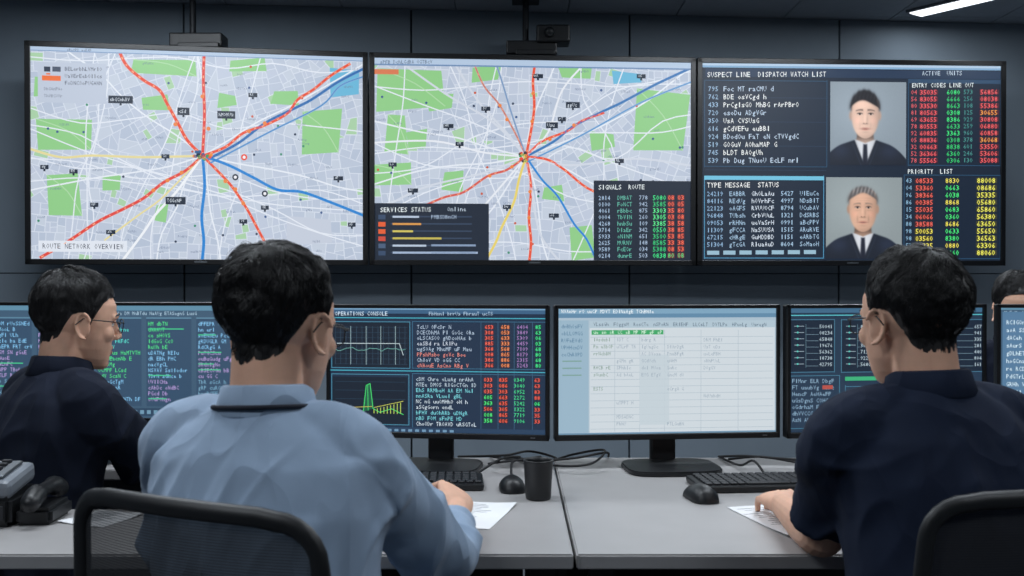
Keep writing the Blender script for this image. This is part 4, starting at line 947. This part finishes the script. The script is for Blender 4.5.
    for t, wx, wy in ((0.0, 0.172, 0.120), (0.10, 0.176, 0.125), (0.25, 0.166, 0.122), (0.42, 0.160, 0.116), (0.6, 0.170, 0.118), (0.74, 0.182, 0.118), (0.86, 0.172, 0.104), (0.94, 0.130, 0.084), (1.0, 0.078, 0.066), (1.02, 0.060, 0.058)):
        c = base.lerp(mid, t * 2) if t < 0.5 else mid.lerp(neck, t * 2 - 1)
        rr_ = (r * (1 - t) + ra * t).normalized(); ff = up.cross(rr_).normalized()
        rings.append([c + rr_ * wx * math.copysign(abs(math.cos(a)) ** 0.85, math.cos(a)) + ff * wy * math.copysign(abs(math.sin(a)) ** 0.85, math.sin(a)) for a in [2 * math.pi * i / 36 for i in range(36)]])
    parts.append(loft(rings))
    for sgn, sh, el, wr in ((-1, shL, elL, wrL), (1, shR, elR, wrR)):
        n0 = neck + ra * sgn * 0.04 + Vector((0, 0, -0.045)); tr = n0.lerp(sh, 0.55) + Vector((0, 0, 0.016))
        if sleeves == 'long':
            dn = (wr - el).normalized()
            path = smooth_path([n0, tr, sh, sh.lerp(el, 0.5), el, el.lerp(wr, 0.5), wr - dn * (cuff + 0.02)], 4); rad = np.interp(np.linspace(0, 6, len(path)), range(7), [0.052, 0.058, 0.065, 0.057, 0.050, 0.043, 0.033])
            parts.append(tube(path, list(rad), 20)); parts.append(tube([wr - dn * (cuff + 0.055), wr - dn * cuff], [0.0350, 0.0335], 20, False))
        else:
            en = sh.lerp(el, 0.82); path = smooth_path([n0, tr, sh, sh.lerp(el, 0.4)], 4) + [sh.lerp(el, 0.62), en]; rad = list(np.interp(np.linspace(0, 3, len(path) - 2), range(4), [0.052, 0.058, 0.068, 0.064])) + [0.064, 0.066]
            parts.append(tube(path, rad, 20, False))
    V, N, F = remesh(parts, 0.0055, 9)
    off = Vector((hc[0] * 7.3, hc[1] * 3.1, 0))
    nk = np.array(neck); joints = [np.array(shL), np.array(shR), np.array(elL), np.array(elR)]
    jw = np.zeros(len(V))
    for j in joints: jw = np.maximum(jw, np.exp(-((V - j) ** 2).sum(axis=1) / 0.13 ** 2))
    rg = lambda v, k: max(0.0, 1 - k * abs(v)) ** 1.5
    for i in range(len(V)):
        p = Vector(V[i]) + off; wv = noise.noise_vector(p * 2.6) * 0.10; q = p + wv
        a1 = rg(noise.noise(Vector((q.x * 7 + q.z * 1.8, q.y * 6, q.z * 2.6 - q.x * 1.5))), 3.0); a2 = rg(noise.noise(Vector((q.x * 11 - q.z * 5, q.y * 9 + 7, q.z * 6 + q.x * 4))), 3.2)
        k = min(1, max(0.1, (nk[2] - V[i][2]) * 7)) * fold
        V[i] += N[i] * (0.010 * a1 + 0.009 * a2 * (0.3 + 0.9 * jw[i]) + 0.005 * noise.noise(p * 4.5) - 0.004) * k
    mesh_obj('shirt', V, F, [shirt_mat], None, True, e)
    b = B(); prof = [(0.066, -0.022), (0.0615, 0.0), (0.0605, 0.022), (0.063, 0.029), (0.068, 0.026), (0.073, 0.006), (0.079, -0.016), (0.076, -0.019), (0.070, 0.004)]
    nd = ((HM @ Vector((0, -0.028, -0.045))) - neck); nd = (nd.normalized() * 0.5 + Vector((0, 0, 1)) * 0.5).normalized(); fr_ = up.cross(ra).normalized(); fr_ = (fr_ - nd * fr_.dot(nd)).normalized(); rx_ = fr_.cross(nd); rings = []; nc = neck + fr_ * 0.004 + Vector((0, 0, 0.003))
    for i in range(41):
        a = math.radians(105 + 330 * i / 40); drop = -0.018 * max(0, math.sin(a)); rings.append([nc + (rx_ * math.cos(a) + fr_ * math.sin(a)) * pr[0] + nd * (pr[1] * (1 + 0.15 * max(0, math.sin(a))) + drop) for pr in prof])
    b.loft(rings, shirt_mat); b.obj('collar', e)
    if lanyard:
        b = B(); pth = [nc + (rx_ * math.cos(a) * 1.0 + fr_ * math.sin(a)) * 0.079 + nd * (-0.003 - 0.03 * max(0, math.sin(a))) for a in [math.radians(q) for q in range(160, 381, 12)]]
        lo_ = nc + fr_ * 0.13 - Vector((0, 0, 0.2)); pth = [lo_ + rx_ * -0.01, nc + fr_ * 0.115 - Vector((0, 0, 0.09)) - rx_ * 0.05] + pth + [nc + fr_ * 0.115 - Vector((0, 0, 0.09)) + rx_ * 0.05, lo_ + rx_ * 0.01]
        b.tube(smooth_path(pth, 3), 0.0036, m_lanyard, 8); b.obj('lanyard', e)
    for nm, sgn, sh, el, wr, hd in (('left', -1, shL, elL, wrL, handL), ('right', 1, shR, elR, wrR, handR)):
        d = (wr - el).normalized(); hd = hd or {}; hdir = Vector(hd.get('dir', d)); pr = hand_parts(wr, hdir, hd.get('up', (0, 0, 1)), -sgn, hd.get('curl', C_RELAX), hd.get('thumb', TH_RELAX), hd.get('s', 0.97))
        if sleeves == 'long': pr.append(tube([wr - d * 0.09, wr - d * 0.02, wr + hdir.normalized() * 0.012], [0.029, 0.026, 0.024], 16))
        else: pr.append(tube(smooth_path([sh.lerp(el, 0.5), sh.lerp(el, 0.8), el, el.lerp(wr, 0.35), el.lerp(wr, 0.8), wr + hdir.normalized() * 0.01], 4), list(np.interp(np.linspace(0, 5, 21), range(6), [0.046, 0.044, 0.041, 0.040, 0.029, 0.025])), 20))
        V, N, F = remesh(pr, 0.0019, 2); mesh_obj(nm + '_hand', V, F, [m_skin], None, True, e)
    pr = []; pb = hip + Vector((0, 0, -0.005)); pr.append(ellipsoid(pb, (0.168, 0.125, 0.09), Matrix.Rotation(byaw, 3, 'Z'), 24)); b = B()
    for s in (-1, 1):
        h0 = hip + r * s * 0.088 + Vector((0, 0, 0.005)); kn = h0 + f * knee_fw + r * s * 0.03; an = kn + f * 0.02 + Vector((0, 0, -kn.z + 0.09))
        pr.append(tube(smooth_path([h0, h0.lerp(kn, 0.5), kn, kn.lerp(an, 0.4), an], 4), list(np.interp(np.linspace(0, 4, 17), range(5), [0.082, 0.076, 0.062, 0.058, 0.046])), 20))
        rings = []
        for y, wx, h in ((-0.075, 0.022, 0.05), (-0.06, 0.034, 0.075), (0.0, 0.038, 0.085), (0.06, 0.044, 0.06), (0.12, 0.046, 0.045), (0.165, 0.036, 0.034), (0.185, 0.016, 0.02)):
            rings.append([Vector((an.x, an.y, 0.003)) + f * y + r * wx * math.cos(a) + Vector((0, 0, h * (0.5 + 0.5 * math.sin(a)))) for a in [2 * math.pi * i / 20 for i in range(20)]])
        b.loft(rings, m_shoe)
    V, N, F = remesh(pr, 0.009, 5); mesh_obj('trousers', V, F, [m_trouser], None, True, e); b.obj('shoes', e)
    return e

rd = math.radians
person('seated_man', (-0.356, 1.53, 1.178), rd(-24), rd(8), (-0.367, 1.485, 1.062), (-0.525, 1.575, 0.985), (-0.228, 1.455, 0.985), (-0.55, 1.66, 0.80), (-0.112, 1.61, 0.795), (-0.42, 1.90, 0.800), (-0.106, 1.895, 0.808), (-0.315, 1.375, 0.545), rd(-24), m_shirtblue, 'long',
       handR=dict(dir=(-0.08, 1, 0.20), up=(0.55, -0.1, 0.80), curl=C_FIST, thumb=TH_FIST, s=1.0), handL=dict(dir=(0.3, 1, -0.02)), glasses=True, lanyard=True, vol=1.08, hs=0.98, cuff=0.06)
office_chair((-0.295, 1.40), rd(-26))
person('seated_man', (0.694, 1.73, 1.180), rd(19), rd(4), (0.710, 1.69, 1.066), (0.548, 1.645, 0.985), (0.868, 1.735, 0.985), (0.548, 1.76, 0.800), (0.98, 1.86, 0.80), (0.548, 2.005, 0.795), (0.86, 2.06, 0.792), (0.69, 1.55, 0.545), rd(14), m_shirtnavy, 'short',
       handL=dict(dir=(0.10, 1, 0.0), up=(-0.15, 0, 1)), handR=dict(dir=(-0.3, 1, 0.0)), glasses=True, vol=1.05, hs=0.97)
office_chair((0.672, 1.545), rd(14), 0.98)
person('seated_man', (-1.06, 2.43, 1.150), rd(-54), rd(6), (-1.09, 2.40, 1.035), (-1.212, 2.51, 0.955), (-0.965, 2.29, 0.955), (-1.16, 2.66, 0.80), (-0.90, 2.46, 0.80), (-1.0, 2.80, 0.795), (-0.84, 2.70, 0.795), (-1.14, 2.37, 0.545), rd(-40), m_shirtdark, 'long', glasses=True, vol=1.0, hs=0.98)
office_chair((-1.13, 2.385), rd(-40), 0.70)
person('seated_man', (1.735, 3.40, 1.150), rd(170), rd(10), (1.74, 3.44, 1.035), (1.90, 3.44, 0.955), (1.58, 3.44, 0.955), (1.95, 3.34, 0.74), (1.53, 3.34, 0.74), (1.84, 3.14, 0.655), (1.64, 3.14, 0.655), (1.74, 3.48, 0.545), rd(180), m_shirtdark, 'long', vol=1.0, knee_fw=0.40)
office_chair((1.74, 3.48), rd(180), 0.95)

# ------------------------------------------------------------------ camera
cam = bpy.data.cameras.new('camera'); cam.lens = 35.0; cam.sensor_width = 36.0; co = bpy.data.objects.new('camera', cam); sc.collection.objects.link(co)
co.location = (0, 0, 1.25); co.rotation_euler = (rd(90 - 0.46), 0, 0); sc.camera = co
cam.dof.use_dof = True; cam.dof.focus_distance = 3.4; cam.dof.aperture_fstop = 8.0
print('faces', sum(len(o.data.polygons) for o in sc.objects if o.type == 'MESH'))
